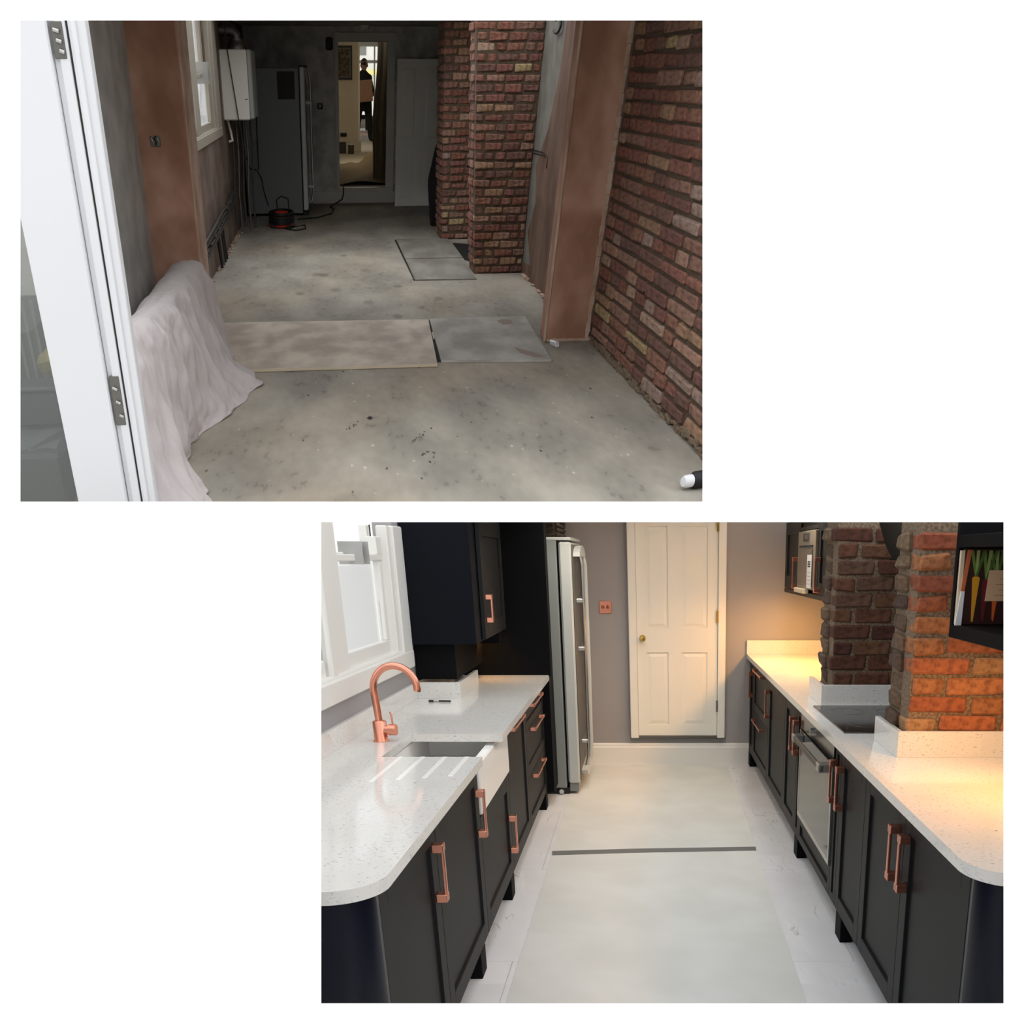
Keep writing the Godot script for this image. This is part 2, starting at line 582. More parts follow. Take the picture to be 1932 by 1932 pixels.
# ================================================================ stripped room
func concrete() -> ImageTexture:
	# screed of the stripped room: mottled grey, damp and pink patches, pits, specks, cracks
	var im := Image.create(1024, 1024, false, Image.FORMAT_RGB8)
	var n1 := FastNoiseLite.new()
	n1.seed = 3
	n1.frequency = 0.9
	n1.fractal_octaves = 4
	var n2 := FastNoiseLite.new()
	n2.seed = 9
	n2.frequency = 6.0
	n2.fractal_octaves = 3
	var n3 := FastNoiseLite.new()
	n3.seed = 15
	n3.frequency = 0.55
	n3.fractal_octaves = 2
	for j in 1024:
		var z := 4.2 + 15.8 * j / 1024.0
		for i in 1024:
			var x := -2.4 + 4.8 * i / 1024.0
			var a := n1.get_noise_2d(x * 1.6, z * 0.7)
			var f := n2.get_noise_2d(x * 2.0, z * 0.8)
			var p := n3.get_noise_2d(x + 40.0, z * 0.5)
			var l := 0.68 + a * 0.13 + f * 0.028
			if f < -0.45 and a < -0.1:
				l -= 0.06
			im.set_pixel(i, j, Color(l * (1.0 + maxf(p, 0) * 0.05), l * 0.975, l * (0.92 - maxf(p, 0) * 0.05)))
	var rg := RandomNumberGenerator.new()
	rg.seed = 5
	# pits and specks
	var spots := [[0.235, 6.48, 0.020, 0.03]]
	for ln in [[0.06, 6.18, 0.16, 6.42, 9], [0.50, 5.66, 0.575, 5.72, 8], [0.44, 5.85, 0.62, 6.2, 14], [0.56, 5.5, 0.60, 5.75, 6]]:
		for k in ln[4]:
			var tt := rg.randf()
			spots.append([lerpf(ln[0], ln[2], tt) + rg.randf_range(-0.012, 0.012), lerpf(ln[1], ln[3], tt) + rg.randf_range(-0.02, 0.02), rg.randf_range(0.003, 0.0075), rg.randf_range(0.12, 0.4)])
	for q in [[1.25, 5.65, 0.008, 0.3], [0.9, 6.3, 0.007, 0.3], [0.3, 5.45, 0.008, 0.35]]:
		spots.append(q)
	for k in 70:
		spots.append([rg.randf_range(-1.2, 2.1), rg.randf_range(5.0, 12.0), rg.randf_range(0.003, 0.010), rg.randf_range(0.2, 0.55)])
	for k in 90:
		spots.append([rg.randf_range(-1.2, 2.1), rg.randf_range(4.9, 8.5), rg.randf_range(0.003, 0.012), rg.randf_range(1.15, 1.3)])
	for k in 26:
		spots.append([rg.randf_range(-1.0, 1.6), rg.randf_range(9.6, 15.0), rg.randf_range(0.02, 0.07), rg.randf_range(0.78, 0.9)])
	for s in spots:
		var cx: float = (s[0] + 2.4) / 4.8 * 1024.0
		var cy: float = (s[1] - 4.2) / 15.8 * 1024.0
		var rx: float = maxf(s[2] / 4.8 * 1024.0, 0.6)
		var ry: float = maxf(s[2] * 2.2 / 15.8 * 1024.0, 0.5)
		for y in range(int(cy - ry - 1), int(cy + ry + 2)):
			for x in range(int(cx - rx - 1), int(cx + rx + 2)):
				if x < 0 or y < 0 or x > 1023 or y > 1023:
					continue
				var d := Vector2((x - cx) / rx, (y - cy) / ry).length() + rg.randf_range(-0.25, 0.25)
				if d < 1.0:
					var c := im.get_pixel(x, y)
					var w: float = lerpf(s[3], 1.0, clampf((d - 0.6) / 0.4, 0, 1))
					im.set_pixel(x, y, Color(minf(c.r * w, 1), minf(c.g * w, 1), minf(c.b * w, 1)))
	return ImageTexture.create_from_image(im)


func wall_x(r: int, x0: float, x1: float, poly: PackedVector2Array) -> Bd:
	# a wall between x0 and x1, its outline given in (z, y)
	var b := B()
	b.prism(poly, Vector3.ZERO, V(0, 0, 1), V(0, 1, 0), V(1, 0, 0), x0, x1)
	return b


func rect(a: float, b: float, c: float, d: float) -> PackedVector2Array:
	return PackedVector2Array([Vector2(a, b), Vector2(c, b), Vector2(c, d), Vector2(a, d)])


func shell_a() -> void:
	# floor
	var fl := B()
	fl.prism(PackedVector2Array([Vector2(-2.4, -4.2), Vector2(-0.75, -4.2), Vector2(-0.75, -4.96), Vector2(2.45, -4.58), Vector2(2.45, -19.6), Vector2(-2.4, -19.6)]), Vector3.ZERO, V(1, 0, 0), V(0, 0, 1), V(0, 1, 0), -0.02, 0.0)
	for i in fl.v.size():
		fl.u[i] = Vector2((fl.v[i].x + 2.4) / 4.8, (-fl.v[i].z - 4.2) / 15.8)
	struct(A, "floor", bx(V(-2.4, -0.05, -19.6), V(2.45, -0.03, -5.2)), mats.paint_white)  # white board added under the slab to bounce light into the kitchen below
	var fm := mat("concrete", sc(230, 227, 223), 0.85)
	fm.albedo_texture = concrete()
	struct(A, "floor", fl, fm, "bare stained concrete floor of the stripped kitchen")
	# ceiling over the old part of the room
	struct(A, "ceiling", bx(V(-1.75, 2.27, -19.8), V(2.6, 2.35, -14.2)), mats.ceiling_dull)  # stops short, leaving an unseen roof gap that lights the back
	struct(A, "ceiling", bx(V(-2.6, 2.27, -10.2), V(2.6, 2.35, -6.4)), mats.ceiling_dull)  # unseen front ceiling, its extent set to darken the wall tops
	# left side: return wall, near wall, pier, window wall
	struct(A, "wall_left", bx(V(-1.62, 0, -8.56), V(-1.37, 2.3, -6.6)), mats.wall_grey, "grey plastered wall between the white door frame and the pink pier")
	struct(A, "wall_left", bx(V(-2.5, 0, -6.85), V(-1.62, 2.3, -6.6)), mats.wall_grey)
	struct(A, "wall_left", bx(V(-2.5, 0, -6.6), V(-2.3, 2.3, -4.3)), mats.wall_grey)
	var pier := struct(A, "wall_left", bx(V(-1.62, 0, -9.05), V(-1.02, 2.3, -8.54), 0.012), mats.plaster_pink, "pier of fresh pink plaster left of the drape")
	part(pier, "corner_bead", bx(V(-1.03, 0, -9.06), V(-1.012, 2.3, -8.55), 0.004), mats.plaster_pale)
	var wl := B()
	wl.box(V(-1.42, 0, -19.6), V(-1.32, 1.16, -9.05))
	wl.box(V(-1.42, 1.16, -10.9), V(-1.32, 2.35, -9.05))
	wl.box(V(-1.42, 1.16, -19.6), V(-1.32, 2.35, -14.05))
	wl.box(V(-1.42, 2.25, -14.05), V(-1.32, 2.35, -10.9))
	struct(A, "wall_left", wl, mats.wall_bare, "bare scraped wall under the sash window")
	window("window_1", A, -1.32, -10.8, -11.92, -12.38, -13.68, -13.98, -14.5, 1.14, 1.30, 1.685, 1.72, 2.25, mats.paint_shaded)
	# back wall with the doorway up a step
	var bw := B()
	bw.box(V(-1.6, 0, -19.75), V(0.17, 2.35, -19.5))
	bw.box(V(1.06, 0, -19.75), V(2.45, 2.35, -19.5))
	bw.box(V(0.17, 2.09, -19.75), V(1.06, 2.35, -19.5))
	bw.box(V(0.17, 0, -19.75), V(1.06, 0.19, -19.5))
	struct(A, "wall_back", bw, mats.wall_pale)
	struct(A, "baseboard_back", bx(V(-0.3, 0, -19.5), V(1.12, 0.17, -19.46), 0.006), mats.paint_offwhite)
	struct(A, "trim_1", bx(V(0.16, 0.17, -19.62), V(1.08, 0.215, -19.46), 0.006), mats.paint_offwhite)
	var arch := B()
	arch.box(V(0.115, 0.2, -19.5), V(0.175, 2.2, -19.47), 0.006)
	arch.box(V(0.96, 0.2, -19.5), V(1.10, 2.2, -19.47), 0.006)
	arch.box(V(0.115, 2.09, -19.5), V(1.10, 2.2, -19.468), 0.006)
	struct(A, "trim_2", arch, mats.paint_offwhite)
	# right side
	struct(A, "wall_right", bx(V(2.17, 0.1, -19.6), V(2.45, 2.35, -8.7)), mats.wall_strip, "grey plaster strip between brick pier and pink plaster pier")
	var strip := B()
	var pts := PackedVector2Array()
	for p in [[-8.7, 0.0], [-8.7, 2.3], [-10.9, 2.3], [-11.0, 1.75], [-11.3, 1.3], [-11.75, 1.0], [-11.55, 0.7], [-11.85, 0.4], [-11.5, 0.14], [-12.1, 0.1], [-12.1, 0.0]]:
		pts.append(Vector2(p[0], p[1]))
	strip.prism(pts, Vector3.ZERO, V(0, 0, 1), V(0, 1, 0), V(1, 0, 0), 2.166, 2.2)
	struct(A, "wall_right", strip, mats.plaster_dark)
	struct(A, "wall_right", bx(V(2.168, 0, -12.1), V(2.3, 0.1, -8.7)), mats.mortar_dark)
	var rub := B()
	var rg := RandomNumberGenerator.new()
	rg.seed = 4
	for k in 26:
		var zz := rg.randf_range(-12.0, -8.8)
		rub.block(V(2.155, 0.012, zz), V(rg.randf_range(0.008, 0.02), rg.randf_range(0.006, 0.016), rg.randf_range(0.02, 0.06)), 0.004, Basis(Vector3.UP, rg.randf()), 0.002, rg)
	for k in 40:
		var zz := rg.randf_range(-16.0, -9.4)
		rub.block(V(-1.30, 0.008, zz), V(rg.randf_range(0.006, 0.016), rg.randf_range(0.004, 0.012), rg.randf_range(0.02, 0.07)), 0.003, Basis(Vector3.UP, rg.randf()), 0.002, rg)
	one(A, "plaster_crumbs", rub, mats.plaster_pale, "pale plaster crumbs along the foot of the bare walls", "rubble", Vector3.ZERO, "", "stuff")
	var p2 := struct(A, "wall_right", bx(V(1.8, 0, -8.76), V(2.17, 2.3, -8.54), 0.012), mats.plaster_pink, "pier of fresh pink plaster on the right beside the brick wall")
	part(p2, "corner_bead", bx(V(1.792, 0, -8.56), V(1.812, 2.3, -8.53), 0.005), mats.plaster_pale)
	var edge := B()
	for k in 34:
		var y0 := 2.3 * k / 34.0
		edge.block(V(2.168, y0 + 0.034, -8.536), V(0.014 + rg.randf() * 0.008, 0.036, 0.008), 0.004, Basis(), 0.004, rg)
	for k in 9:
		edge.block(V(1.84 + k * 0.042, 0.012, -8.535), V(0.022, 0.008 + rg.randf() * 0.006, 0.01), 0.003, Basis(), 0.003, rg)
	part(p2, "torn_edge", edge, mats.plaster_pale)
	# door frame and glazed leaf at the left edge
	var df := thing(A, "glazed_door", "white painted door stile and glass pane at the left edge of the stripped kitchen", "door", V(-1.1, 0, -4.5))
	part(df, "stile", bx(V(-0.112, 0, -0.05), V(0.112, 2.1, 0.0), 0.006), mats.gloss_white)
	part(df, "glass_pane", bx(V(-1.3, 0.02, -0.03), V(-0.112, 2.1, -0.022)), mats.glass)
	var jf := thing(A, "door_frame", "white grooved door jamb with hinge plates right of the wide white stile", "door frame", V(-0.92, 0, -4.5))
	var jb := B()
	jb.box(V(-0.066, 0, -0.09), V(-0.045, 2.1, -0.03), 0.002)
	jb.box(V(-0.045, 0, -0.09), V(-0.008, 2.1, -0.016), 0.003)
	jb.box(V(0.0, 0, -0.09), V(0.062, 2.1, -0.02), 0.004)
	jb.box(V(0.012, 0, -0.03), V(0.03, 2.1, -0.008), 0.003)
	part(jf, "jamb", jb, mats.gloss_white)
	part(jf, "seal", bx(V(-0.009, 0, -0.08), V(0.002, 2.1, -0.028)), mats.rubber_dark)
	for h in [[1.83, 0.10], [0.64, 0.20]]:
		var hb := B()
		hb.box(V(-0.06, h[0] - h[1] * 0.5, -0.03), V(-0.018, h[0] + h[1] * 0.5, -0.012), 0.002)
		var hg := part(jf, "hinge", hb, mats.steel_dull)
		var kn := B()
		for q in 3:
			kn.tube([V(-0.05 + q * 0.006, h[0] + h[1] * (0.28 - 0.28 * q), -0.006), V(-0.03 + q * 0.004, h[0] + h[1] * (0.24 - 0.28 * q), -0.006)], 0.007, 8)
		part(hg, "screw", kn, mats.steel)


func window(called: String, r: int, x: float, zn: float, m0: float, m1: float, pf: float, ci: float, co: float, ys: float, yp: float, q0: float, q1: float, yt: float, wm: Material) -> void:
	# box sash window in a wall whose inside face is at x: zn near end, m0..m1 mullion, pf far end of the far pane,
	# ci..co far casing, ys underside of the sill board, yp foot of the panes, q0..q1 meeting rail, yt top
	var w := Node3D.new()
	w.name = called
	add_child(w)
	w.transform = Transform3D(TURN[r], world(r, V(x, ys, (m0 + m1) / 2)))
	w.set_meta("kind", "structure")
	room_of[w] = r
	var o := V(x, ys, (m0 + m1) / 2)
	var d := absf(co - ci)
	part(w, "casing", bx(V(x - 0.02, ys, co) - o, V(x + 0.022, yt, ci) - o, 0.006), wm)
	part(w, "casing", bx(V(x - 0.05, ys, ci - 0.001) - o, V(x + 0.006, yt, ci + d * 0.35) - o, 0.006), wm)
	part(w, "apron", bx(V(x - 0.02, ys, co) - o, V(x + 0.026, ys + (yp - ys) * 0.55, zn) - o, 0.006), wm)
	part(w, "sill", bx(V(x - 0.08, ys + (yp - ys) * 0.5, ci) - o, V(x + 0.012, ys + (yp - ys) * 0.62, zn) - o, 0.006), wm)
	part(w, "mullion", bx(V(x - 0.12, ys + (yp - ys) * 0.55, m1) - o, V(x - 0.004, yt, m0) - o, 0.008), wm)
	part(w, "mullion", bx(V(x - 0.05, ys + (yp - ys) * 0.55, m0 - 0.25 * absf(m1 - m0)) - o, V(x + 0.008, yt, m0) - o, 0.006), wm)
	for side in 2:
		var z0 := m1 if side == 0 else zn
		var z1 := pf if side == 0 else m0
		var low := B()
		var st := d * 0.3
		low.box(V(x - 0.06, ys + (yp - ys) * 0.6, z1 - st) - o, V(x - 0.025, yp, z0) - o, 0.004)
		low.box(V(x - 0.06, yp, z1 - st) - o, V(x - 0.025, q0, z1) - o, 0.004)
		low.box(V(x - 0.06, q0, z1 - st) - o, V(x - 0.02, q1, z0) - o, 0.004)
		var sash := part(w, "sash", low, wm)
		part(sash, "pane", bx(V(x - 0.048, yp - 0.005, z1) - o, V(x - 0.044, q0 + 0.005, z0) - o), mats.glass)
		var upp := B()
		upp.box(V(x - 0.11, q0 + 0.005, z1 - st) - o, V(x - 0.07, q1 + 0.01, z0) - o, 0.004)
		upp.box(V(x - 0.11, q1, z1 - st) - o, V(x - 0.07, yt, z1 + st * 0.2) - o, 0.004)
		var us := part(w, "upper_sash", upp, wm)
		part(us, "pane", bx(V(x - 0.094, q1, z1) - o, V(x - 0.09, yt, z0) - o), mats.glass)
		if side == 1:
			continue
		var lock := B()
		lock.box(V(x - 0.05, q1, z0 + (z1 - z0) * 0.42) - o, V(x - 0.025, q1 + 0.012, z0 + (z1 - z0) * 0.56) - o, 0.003)
		lock.box(V(x - 0.046, q1 + 0.01, z0 + (z1 - z0) * 0.52) - o, V(x - 0.03, q1 + 0.026, z0 + (z1 - z0) * 0.56) - o, 0.003)
		part(sash, "sash_lock", lock, mats.steel)
		part(w, "sash_stop", bx(V(x - 0.07, q1, z1 - st * 1.0) - o, V(x - 0.02, q1 + 0.085, z1 + st * 0.7) - o, 0.003), wm)
		part(w, "sash_cord", B_cord(V(x - 0.055, q1 + 0.08, z1) - o, V(x - 0.055, yt, z1) - o), mats.rubber_dark)


func B_cord(a: Vector3, b: Vector3) -> Bd:
	var t := B()
	t.tube([a, a.lerp(b, 0.5), b], 0.004, 6)
	return t


func brick_a() -> void:
	# long brick wall on the right
	var o := V(2.205, 0, -6.8)
	var w := struct(A, "wall_right", bx(V(2.205, -0.0, -8.56), V(2.5, 2.12, -5.0)), mats.mortar_dark, "long exposed wall of old red brick on the right of the stripped kitchen")
	var ch := 0.0855
	for c in 24:
		var y := 0.055 + c * ch + 0.033
		var z := -5.0 - (0.0 if c % 2 == 0 else 0.30) - rng.randf() * 0.05 + 0.3
		var header := (c % 4 == 1)
		while z > -8.5:
			var l: float = 0.265 if header or rng.randf() < 0.22 else 0.54
			l *= [0.92, 1.0, 1.06][rng.randi_range(0, 2)]
			var z1 := z - l
			if z > -5.0:
				l -= z + 5.0
				z = -5.0
			if z1 < -8.53:
				l = z + 8.53
				z1 = -8.53
			if l > 0.08:
				lay(w, A, V(2.205 - rng.randf_range(-0.004, 0.006), y + rng.randf_range(-0.003, 0.003), z - l * 0.5), V(0, 0, -1), V(-1, 0, 0), l - rng.randf_range(0.03, 0.07), ch - rng.randf_range(0.014, 0.030), 0.04, 0.008, pick(T.bricks_p) if rng.randf() < (0.22 if y < 0.8 else 0.06) else pick(T.bricks_a))
			z = z1
	var rg := RandomNumberGenerator.new()
	rg.seed = 8
	var foot := B()
	for k in 60:
		foot.block(V(2.195, rg.randf_range(0.0, 0.05), -5.0 - k * 0.058), V(0.02, rg.randf_range(0.01, 0.028), 0.035), 0.006, Basis(), 0.008, rg)
	part(w, "rubble_foot", foot, mats.mortar_tan)
	# near brick pier
	pier_a("brick_pier", "tall old brick pier standing beside the grey plaster strip, nearer the camera", -12.0, -12.5, 1.61, 1.455, 2.17, 0.0785, 28, 0.20)
	pier_a("brick_pier", "darker brick pier behind, further back towards the white panel door", -14.8, -15.6, 1.505, 1.41, 2.17, 0.0785, 28, 0.2)
	# back of the fireplace between them
	struct(A, "wall_right", bx(V(2.1, 0, -14.8), V(2.18, 2.3, -12.4)), mats.mortar_dark)


func pier_a(called: String, label: String, zf: float, zb: float, xb: float, xt: float, xr: float, ch: float, n: int, bl: float) -> void:
	var p := thing(A, called, label, "brick pier", V(xr, 0, zf))
	var core := B()
	core.prism(PackedVector2Array([Vector2(xb - xr + 0.012, 0), Vector2(0, 0), Vector2(0, ch * n), Vector2(xt - xr + 0.012, ch * n)]), Vector3.ZERO, V(1, 0, 0), V(0, 1, 0), V(0, 0, 1), zb - zf, -0.012)
	part(p, "core", core, mats.mortar_dark)
	for c in n:
		var y := ch * (c + 0.5)
		var xl := lerpf(xb, xt, c / float(n)) + rng.randf_range(-0.012, 0.012)
		var x := xl
		var first := true
		while x < xr - 0.02:
			var l: float = bl * (0.55 if (first and c % 2 == 1) or rng.randf() < 0.15 else 1.0) * [0.94, 1.0, 1.08][rng.randi_range(0, 2)]
			l = minf(l, xr - x)
			if l > 0.05:
				var d := 0.11
				lay(p, A, V(x + l * 0.5 - xr, y, -d * 0.5 + rng.randf_range(-0.006, 0.008)), V(1, 0, 0), V(0, 0, 1), l - 0.02, ch - rng.randf_range(0.016, 0.028), d, 0.008, pick(T.bricks_p) if rng.randf() < (0.3 if y < 0.55 else 0.06) else pick(T.bricks_a))
			x += l
			first = false
		var zz := -0.12
		while zz > zb - zf + 0.1:
			var l2 := minf(0.26, zz - (zb - zf))
			lay(p, A, V(xl - xr + 0.05, y, zz - l2 * 0.5), V(0, 0, -1), V(-1, 0, 0), l2 - 0.02, ch - 0.02, 0.11, 0.008, pick(T.bricks_a))
			zz -= l2


func interp(tab: Array, z: float) -> float:
	for i in tab.size() - 1:
		if z >= tab[i][0] and z <= tab[i + 1][0]:
			var t: float = (z - tab[i][0]) / (tab[i + 1][0] - tab[i][0])
			t = t * t * (3.0 - 2.0 * t)
			return lerpf(tab[i][1], tab[i + 1][1], t)
	return tab[-1][1] if z > tab[-1][0] else tab[0][1]


func slab(o: Vector3, pts: Array, y0: float, y1: float) -> Bd:
	var b := B()
	var poly := PackedVector2Array()
	for p in pts:
		poly.append(Vector2(p[0] - o.x, p[1] - o.z))
	b.prism(poly, Vector3.ZERO, V(1, 0, 0), V(0, 0, 1), V(0, 1, 0), y0, y1)
	return b


func things_a() -> void:
	# boards on the floor
	var o := V(0, 0, -8.6)
	var pb := thing(A, "plywood_board", "long plywood board lying on the concrete next to the dust sheet", "board", o)
	part(pb, "panel", slab(o, [[-1.0, -9.585], [0.883, -9.487], [0.813, -7.806], [-0.74, -7.82]], 0.001, 0.020), mats.board_ply)
	part(pb, "cut_edge", slab(o, [[0.813, -7.807], [0.813, -7.795], [-0.74, -7.808], [-0.74, -7.82]], 0.003, 0.018), mats.ply_edge)
	o = V(1.3, 0, -8.6)
	var sb := thing(A, "plywood_board", "shorter grey board with brown scuffs at the foot of the right pink pier", "board", o)
	part(sb, "panel", slab(o, [[0.897, -9.53], [1.798, -9.54], [1.731, -7.845], [0.855, -7.935]], 0.001, 0.017), mats.board_grey)
	part(sb, "stain", slab(o, [[1.50, -8.3], [1.62, -8.12], [1.70, -7.95], [1.62, -7.93], [1.52, -8.1]], 0.016, 0.0178), mats.scuff)
	part(sb, "knot", slab(o, [[1.50, -9.35], [1.56, -9.42], [1.64, -9.38], [1.63, -9.22], [1.54, -9.18]], 0.016, 0.0178), mats.scuff)
	struct(A, "floor", slab(V(0, 0, 0), [[0.875, -9.53], [0.905, -9.53], [0.862, -7.94], [0.812, -7.94]], 0.0005, 0.003), mats.hole_black, "dark slot in the floor between the two boards")
	one(A, "batten", slab(V(0.86, 0, -8.9), [[0.872, -9.0], [0.892, -9.0], [0.885, -8.75], [0.862, -8.75]], 0.001, 0.012), mats.ply_edge, "short pale batten across the dark slot between the two boards", "batten", V(0.86, 0, -8.9))
	o = V(1.3, 0, -13.2)
	one(A, "floor_panel", slab(o, [[0.89, -14.85], [1.60, -14.8], [1.61, -13.14], [0.905, -13.14]], 0.001, 0.012), mats.board_dull, "flush grey floor panel further back, beside the dark hole at the brick piers", "floor panel", o)
	one(A, "floor_panel", slab(o, [[0.905, -13.09], [1.60, -13.07], [1.60, -11.62], [0.925, -11.64]], 0.001, 0.012), mats.board_dull, "flush grey floor panel nearer, at the foot of the near brick pier", "floor panel", o)
	struct(A, "floor", slab(V(0, 0, 0), [[1.625, -14.45], [1.86, -14.3], [1.80, -12.6], [1.625, -13.0]], 0.0005, 0.004), mats.hole_black, "dark hole in the floor between the two brick piers")
	struct(A, "floor", slab(V(0, 0, 0), [[0.868, -14.85], [0.888, -14.85], [0.918, -11.64], [0.905, -11.64]], 0.0005, 0.003), mats.hole_black)
	# scrap, bottle
	var rg := RandomNumberGenerator.new()
	rg.seed = 2
	var pc := B()
	pc.block(V(0, 0.024, 0), V(0.022, 0.022, 0.045), 0.01, Basis(V(0, 1, 0), 0.4), 0.008, rg)
	one(A, "paper_scrap", pc, mats.gloss_white, "crumpled white scrap on the floor by the right pink pier", "scrap", V(1.855, 0, -8.36))
	var bo := V(1.955, 0, -4.90)
	var bt := thing(A, "bottle", "black bottle with a white cap lying in the bottom right corner of the concrete floor", "bottle", bo)
	var b1 := B()
	b1.lathe([Vector2(0, 0), Vector2(0.035, 0.0), Vector2(0.046, 0.02), Vector2(0.046, 0.16), Vector2(0, 0.17)], V(0.0, 0.046, 0.0), V(0.96, 0.0, -0.28).normalized(), 18)
	part(bt, "body", b1, mats.black)
	var b2 := B()
	b2.lathe([Vector2(0, 0), Vector2(0.026, 0.004), Vector2(0.034, 0.02), Vector2(0.034, 0.07), Vector2(0, 0.07)], V(-0.055, 0.046, 0.016), V(0.96, 0.0, -0.28).normalized(), 18)
	part(bt, "cap", b2, mats.gloss_white)
	drape()
	# socket box on the left pier
	o = V(-1.25, 1.36, -8.54)
	var sx := thing(A, "socket_box", "open metal socket box with loose wires on the left pink pier", "socket", o)
	var s1 := B()
	s1.box(V(-0.036, -0.03, 0), V(0.036, 0.03, 0.006), 0.003)
	part(sx, "back_box", s1, mats.steel_dull)
	for k in 3:
		var wr := B()
		var x0 := -0.02 + 0.02 * k
		wr.tube([V(x0, -0.02, 0.005), V(x0 + 0.008, 0.0, 0.025), V(x0 - 0.004, 0.02, 0.022), V(x0 + 0.01, 0.03, 0.008)], 0.005, 6)
		part(sx, "wire", wr, mats.steel if k != 1 else mats.black)
	# hook and wires on the grey strip
	o = V(2.17, 2.08, -11.25)
	var hk := B()
	var ring := []
	for k in 12:
		var an := -0.9 + k * 0.42
		ring.append(V(-0.03, -0.02 + cos(an + PI) * 0.05, sin(an) * 0.17))
	hk.tube(ring, 0.012, 8)
	hk.tube([V(0, 0.05, 0.16), V(-0.03, 0.06, 0.16), V(-0.03, 0.02, 0.16)], 0.012, 8)
	one(A, "wall_hook", hk, mats.cable_black, "dark curled hook high on the grey plaster strip", "hook", o)
	o = V(2.17, 1.1, -11.7)
	var wi := thing(A, "wall_wires", "pair of thin dark wires ending in a stub on the grey plaster strip", "wires", o)
	for k in 2:
		var t := B()
		t.tube([V(-0.006, 0.0 - k * 0.025, -0.75), V(-0.008, 0.012 - k * 0.025, -0.2), V(-0.008, 0.02 - k * 0.022, 0.3), V(-0.008, -0.005 - k * 0.012, 0.55)], 0.0045, 6)
		part(wi, "wire", t, mats.cable_black)
	var stub := B()
	stub.tube([V(-0.008, 0.0, 0.55), V(-0.009, -0.05, 0.56), V(-0.008, -0.09, 0.55)], [0.013, 0.012, 0.009], 8)
	part(wi, "stub", stub, mats.plaster_dark)
	# boiler with its flue
	o = V(-1.32, 1.27, -15.0)
	var bl := thing(A, "boiler", "white wall boiler between the sash window and the fridge", "boiler", o)
	part(bl, "case", bx(V(0.0, 0.0, -0.9), V(0.33, 0.67, 0.0), 0.012), mats.paint_offwhite)
	part(bl, "front_panel", bx(V(0.33, 0.01, -0.9), V(0.385, 0.67, -0.01), 0.012), mats.fridge_grey)
	var fb := B()
	fb.lathe([Vector2(0.12, 0), Vector2(0.12, 0.05), Vector2(0.09, 0.07), Vector2(0.09, 0.1), Vector2(0, 0.1)], V(0.2, 0.67, -0.3), V(0, 1, 0), 16)
	fb.tube([V(0.2, 0.72, -0.3), V(0.2, 0.80, -0.3), V(0.16, 0.84, -0.3), V(0.06, 0.85, -0.3), V(-0.05, 0.85, -0.3)], 0.062, 14)
	part(bl, "flue", fb, mats.steel_dull)
	part(bl, "label", bx(V(0.28, 0.2, 0.0), V(0.32, 0.207, 0.003)), mats.rubber_dark)
	var wc := B()
	wc.tube([V(0.10, 0.9, 0.02), V(0.105, 0.7, 0.02), V(0.15, 0.33, 0.02), V(0.19, 0.0, 0.02), V(0.21, -0.1, 0.02)], 0.007, 6)
	one(A, "black_cable", wc, mats.cable_black, "thin black cable running down the white boiler front", "cable", o)
	# pipes under the boiler and along the wall
	o = V(-1.32, 0, -15.3)
	var pp := thing(A, "boiler_pipes", "bundle of dark pipes dropping from the boiler to the floor", "pipes", o)
	var white := B()
	white.tube([V(0.03, 1.27, 0.1), V(0.06, 1.15, 0.1), V(0.075, 1.06, 0.1), V(0.03, 1.05, 0.1)], 0.016, 8)
	part(pp, "waste_pipe", white, mats.paint_offwhite)
	for k in 5:
		var t := B()
		var x0 := 0.06 + k * 0.055
		t.tube([V(x0, 1.27, -0.1 * k), V(x0 + 0.01, 0.9, -0.1 * k), V(x0 - 0.02, 0.5, -0.1 * k), V(x0 - 0.01, 0.15 - k * 0.02, -0.1 * k)], 0.013, 8)
		part(pp, "pipe", t, mats.rubber_dark if k % 2 == 0 else mats.steel_dull)
	o = V(-1.32, 0, -12.8)
	var wp := thing(A, "wall_pipes", "low runs of old copper and black pipe along the bare wall under the window", "pipes", o)
	for k in 4:
		var t := B()
		var y0 := 0.44 - k * 0.045
		t.tube([V(0.035, y0 - 0.05, 2.2), V(0.045, y0, 0.6), V(0.05, y0 + 0.05, -0.6), V(0.04, y0 + 0.03, -1.3), V(0.04, y0 + 0.1, -2.4)], 0.014, 8)
		part(wp, "pipe", t, mats.rubber_dark if k % 2 else mats.steel_dull)
	for k in 4:
		var t := B()
		var z0 := 0.2 - k * 0.22
		t.tube([V(0.04, 0.38, z0), V(0.05, 0.2, z0), V(0.06, 0.02, z0 - 0.05)], 0.016, 8)
		part(wp, "pipe", t, mats.cable_black if k != 1 else mats.steel_dull)
	for k in 7:
		var t := B()
		var z0 := 1.2 - k * 0.45
		t.tube([V(0.01, 0.36 + 0.02 * k, z0), V(0.075, 0.37 + 0.02 * k, z0)], 0.022, 8)
		part(wp, "clip", t, mats.rubber_dark)
	fridge_a()
	# cable reel on the floor by the fridge
	o = V(-0.72, 0, -16.5)
	var re := thing(A, "cable_reel", "black and red extension cable reel on the floor in front of the fridge", "cable reel", o)
	var zs := 1.9
	for k in 2:
		var fl := B()
		var pts := []
		for q in 33:
			var an := TAU * q / 32.0
			pts.append(V(cos(an) * 0.165, 0.035 + k * 0.13, sin(an) * 0.165 * zs))
		fl.tube(pts, 0.022, 8, false)
		part(re, "rim", fl, mats.reel_red if k == 0 else mats.black)
	var drum := B()
	drum.lathe([Vector2(0, 0.02), Vector2(0.13, 0.02), Vector2(0.13, 0.15), Vector2(0.10, 0.155), Vector2(0.10, 0.18), Vector2(0, 0.18)], Vector3.ZERO, V(0, 1, 0), 20)
	part(re, "drum", drum, mats.reel_red)
